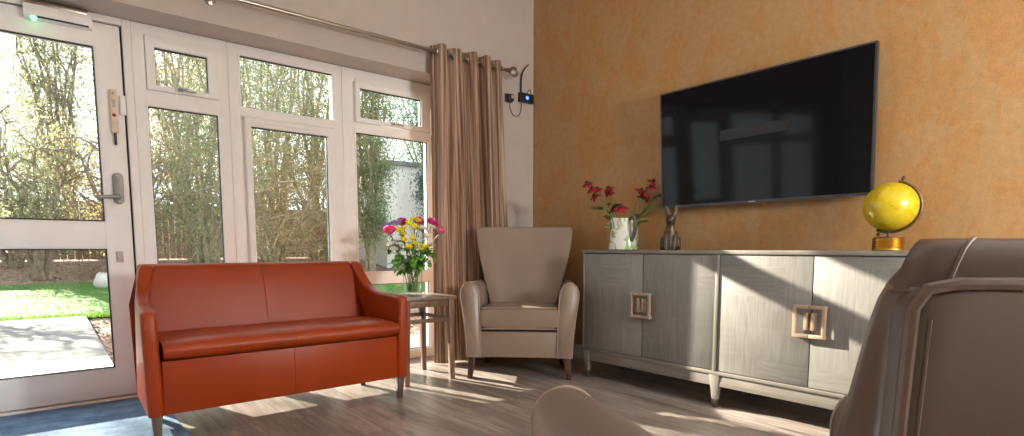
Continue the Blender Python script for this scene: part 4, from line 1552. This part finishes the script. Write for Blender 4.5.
def tree(name, label, cat, x, y, h, spread, nst, nlf, leaf, lm, wm, seed, low=.15, lean=(0, 0), stemr=.062, group='garden trees and shrubs', clump=.22, twig=1.0):
    rg = random.Random(seed)
    t = thing(name, label, cat, (x, y, gz(y) - .03), 0, group)
    wood_, pts = MB(), []
    for s in range(nst):
        a = 2 * PI * s / nst + rg.uniform(-.5, .5)
        hh = h * rg.uniform(.8, 1.0)
        sp = spread * rg.uniform(.35, 1.0)
        p = Vector((math.cos(a) * .12 * (nst > 1), math.sin(a) * .12 * (nst > 1), 0))
        path = [p.copy()]
        K = 9
        for k in range(1, K + 1):
            u = k / K
            path.append(Vector((p.x + math.cos(a) * sp * u ** 1.5 + lean[0] * u + rg.uniform(-.13, .13) * h * .12, p.y + math.sin(a) * sp * u ** 1.5 + lean[1] * u + rg.uniform(-.13, .13) * h * .12, hh * u)))
        wood_.tube(path, [stemr * (1 - .85 * k / K) for k in range(K + 1)], 6)
        for b in range(int(9 * twig)):
            k = rg.randint(2, K)
            o = path[k]
            if o.z < low * h:
                continue
            d = Vector((rg.gauss(0, 1), rg.gauss(0, 1), rg.uniform(-.2, .9))).normalized() * spread * rg.uniform(.35, .8)
            br_ = [o, o + d * .35 + Vector((0, 0, .06 * h * rg.uniform(-.3, 1))), o + d * .7 + Vector((rg.uniform(-.1, .1), rg.uniform(-.1, .1), .03 * h)), o + d + Vector((0, 0, -.03 * h * rg.random()))]
            wood_.tube(br_, [stemr * .44, stemr * .30, stemr * .20, stemr * .08], 4)
            pts += br_[1:]
            for c in range(4):
                q = br_[rg.randint(1, 3)]
                e = q + Vector((rg.gauss(0, .3), rg.gauss(0, .3), rg.gauss(.05, .3))) * spread * .5
                wood_.tube([q, (q + e) / 2 + Vector((rg.uniform(-.05, .05), 0, .04)), e], [stemr * .1, stemr * .08, stemr * .04], 3)
                pts += [e, (q + e) / 2]
    wood_.build('branches', wm, t)
    lv = MB()
    V, F = [], []
    for _ in range(int(nlf * 1.25)):
        o = rg.choice(pts)
        p = o + Vector((rg.gauss(0, 1), rg.gauss(0, 1), rg.gauss(0, .8))) * clump * spread
        if p.z < 0.05:
            continue
        L = leaf * .72 * rg.uniform(.6, 1.3)
        mtx = Euler((rg.uniform(0, 6.3), rg.uniform(0, 6.3), rg.uniform(0, 6.3))).to_matrix()
        i0 = len(V)
        for q in ((-L, 0, 0), (0, -L * .42, .1 * L), (L, 0, 0), (0, L * .42, .1 * L)):
            V.append(p + mtx @ Vector(q))
        F.append((i0, i0 + 1, i0 + 2, i0 + 3))
    lv.v, lv.f = V, F
    lv.build('foliage', lm, t, smooth=0)
    return t


TREES = [
    # name, label, x, y, h, spread, stems, leaves, leaf, mats, seed, extra
    ('tree', 'bare twiggy tree with pale sky through it seen through the garden door', 'tree', .45, 21.0, 9.8, 1.3, 10, 13000, .075, 'leaf_a', 'bark', 1, {'low': .15, 'clump': .32, 'twig': 1.3}),
    ('shrub', 'bushy yellow green shrub low behind the door glass', 'shrub', -.1, 15.2, 2.7, 1.2, 8, 4200, .055, 'leaf_a', 'bark', 2, {}),
    ('shrub', 'brown and olive shrub beside the pale boulder', 'shrub', 1.4, 15.0, 2.9, 1.3, 8, 4200, .055, 'leaf_c', 'bark', 3, {}),
    ('tree', 'leafy tree behind the narrow window beside the door', 'tree', 2.9, 15.6, 8.2, 1.35, 8, 9000, .06, 'leaf_b', 'bark_pale', 4, {'clump': .3, 'low': .15}),
    ('shrub', 'dense green shrub low behind the narrow window', 'shrub', 2.9, 14.8, 3.0, 1.2, 9, 4800, .055, 'leaf_b', 'bark_pale', 5, {}),
    ('tree', 'yellow leaved tree rising behind the middle window', 'tree', 4.6, 15.4, 8.6, 1.8, 7, 10000, .06, 'leaf_a', 'bark_pale', 6, {'clump': .28, 'low': .15}),
    ('shrub', 'straw coloured arching shrub low behind the middle window', 'shrub', 4.4, 14.7, 2.6, 1.3, 10, 1500, .05, 'leaf_c', 'bark_pale', 7, {'twig': 1.6}),
    ('tree', 'tall green tree between the middle window and the curtain window', 'tree', 6.1, 16.4, 8.6, 1.9, 7, 10000, .06, 'leaf_b', 'bark_pale', 8, {'clump': .28, 'low': .15}),
    ('shrub', 'olive shrub at the curtain side of the middle window', 'shrub', 5.9, 14.9, 2.8, 1.1, 8, 2300, .055, 'leaf_c', 'bark_pale', 9, {}),
    ('tree', 'dense ivy covered tree behind the bouquet window', 'tree', 6.95, 14.6, 6.2, .75, 8, 12000, .055, 'leaf_b', 'bark_pale', 10, {'low': .05}),
    ('tree', 'blue green conifer in front of the white outbuilding', 'tree', 9.25, 14.9, 6.4, .65, 6, 8000, .06, 'leaf_d', 'bark', 11, {}),
    ('shrub', 'small green shrub against the white outbuilding', 'shrub', 8.9, 14.2, 1.7, .6, 7, 1800, .05, 'leaf_d', 'bark', 12, {}),
    ('tree', 'tall olive tree far behind the narrow window', 'tree', 3.6, 21.5, 10.0, 2.0, 7, 9000, .085, 'leaf_c', 'bark', 31, {'clump': .3}),
    ('tree', 'tall green tree far behind the middle window', 'tree', 6.6, 22.5, 10.5, 2.2, 7, 10000, .085, 'leaf_b', 'bark', 32, {'clump': .3}),
    ('tree', 'tall green tree far behind the ivy covered tree', 'tree', 10.2, 22.5, 10.5, 2.2, 7, 10000, .085, 'leaf_b', 'bark', 33, {'clump': .3}),
    ('tree', 'tall tree far behind the white outbuilding', 'tree', 13.4, 22.0, 9.5, 2.2, 7, 9000, .085, 'leaf_d', 'bark', 34, {'clump': .3}),
    ('tree', 'unseen tall tree added with a high crown to shade the lounge chair arm', 'tree', -5.6, 21.3, 9.0, .8, 7, 9000, .11, 'leaf_b', 'bark', 41, {'low': .84, 'clump': .5, 'twig': 1.6}),  # added out of view; its crown keeps sun off the near chair arm
    ('tree', 'small twiggy tree at the hinge side edge of the lawn', 'tree', -1.95, 12.6, 2.7, .8, 6, 2600, .06, 'leaf_a', 'bark', 14, {'low': .3}),
    ('tree', 'thin bare tree near the hinge side of the garden door', 'tree', -.6, 17.0, 3.8, .8, 5, 2600, .055, 'leaf_a', 'bark', 13, {}),
]
for nm, lb, ctg, x, y, h, sp, ns, nl, lf_, lm, wm, sd, ex in TREES:
    tree(nm, lb, ctg, x, y, h, sp, ns, nl, lf_, M[lm], M[wm], sd, **ex)

# timber fence behind the planting: one fence, its posts as parts
fe = thing('garden_fence', 'brown timber fence behind the trees and shrubs', 'fence', (0, 18.2, gz(18.2) - .05))
fb = MB()
x = -8.0
while x < 20:
    fb.box(x, x + .142, -.01, .012, .05, 1.55)
    x += .15
fb.build('boards', M['fence'], fe)
for i in range(16):
    px = -8 + i * 1.85
    MB().box(px - .05, px + .05, .012, .11, 0, 1.65).build('post', M['fence'], fe)

# white outbuilding seen through the window beside the curtain
hb = thing('outbuilding', 'white rendered garden building beyond the window by the curtain', 'building', (8.05, 15.7, gz(15.7) - .1))
MB().box(0, 2.4, 0, 2.2, 0, 3.2).build('building_wall', M['render_wall'], hb, bevel=.02)
MB().prism([(-.12, 3.2), (2.52, 3.2), (2.46, 3.32), (-.06, 3.32)], 'Y', -.12, 2.32).build('roof', M['roof_tile'], hb)
MB().box(-.04, .04, -.05, .03, .0, 3.2).build('downpipe', M['upvc'], hb, bevel=.01)
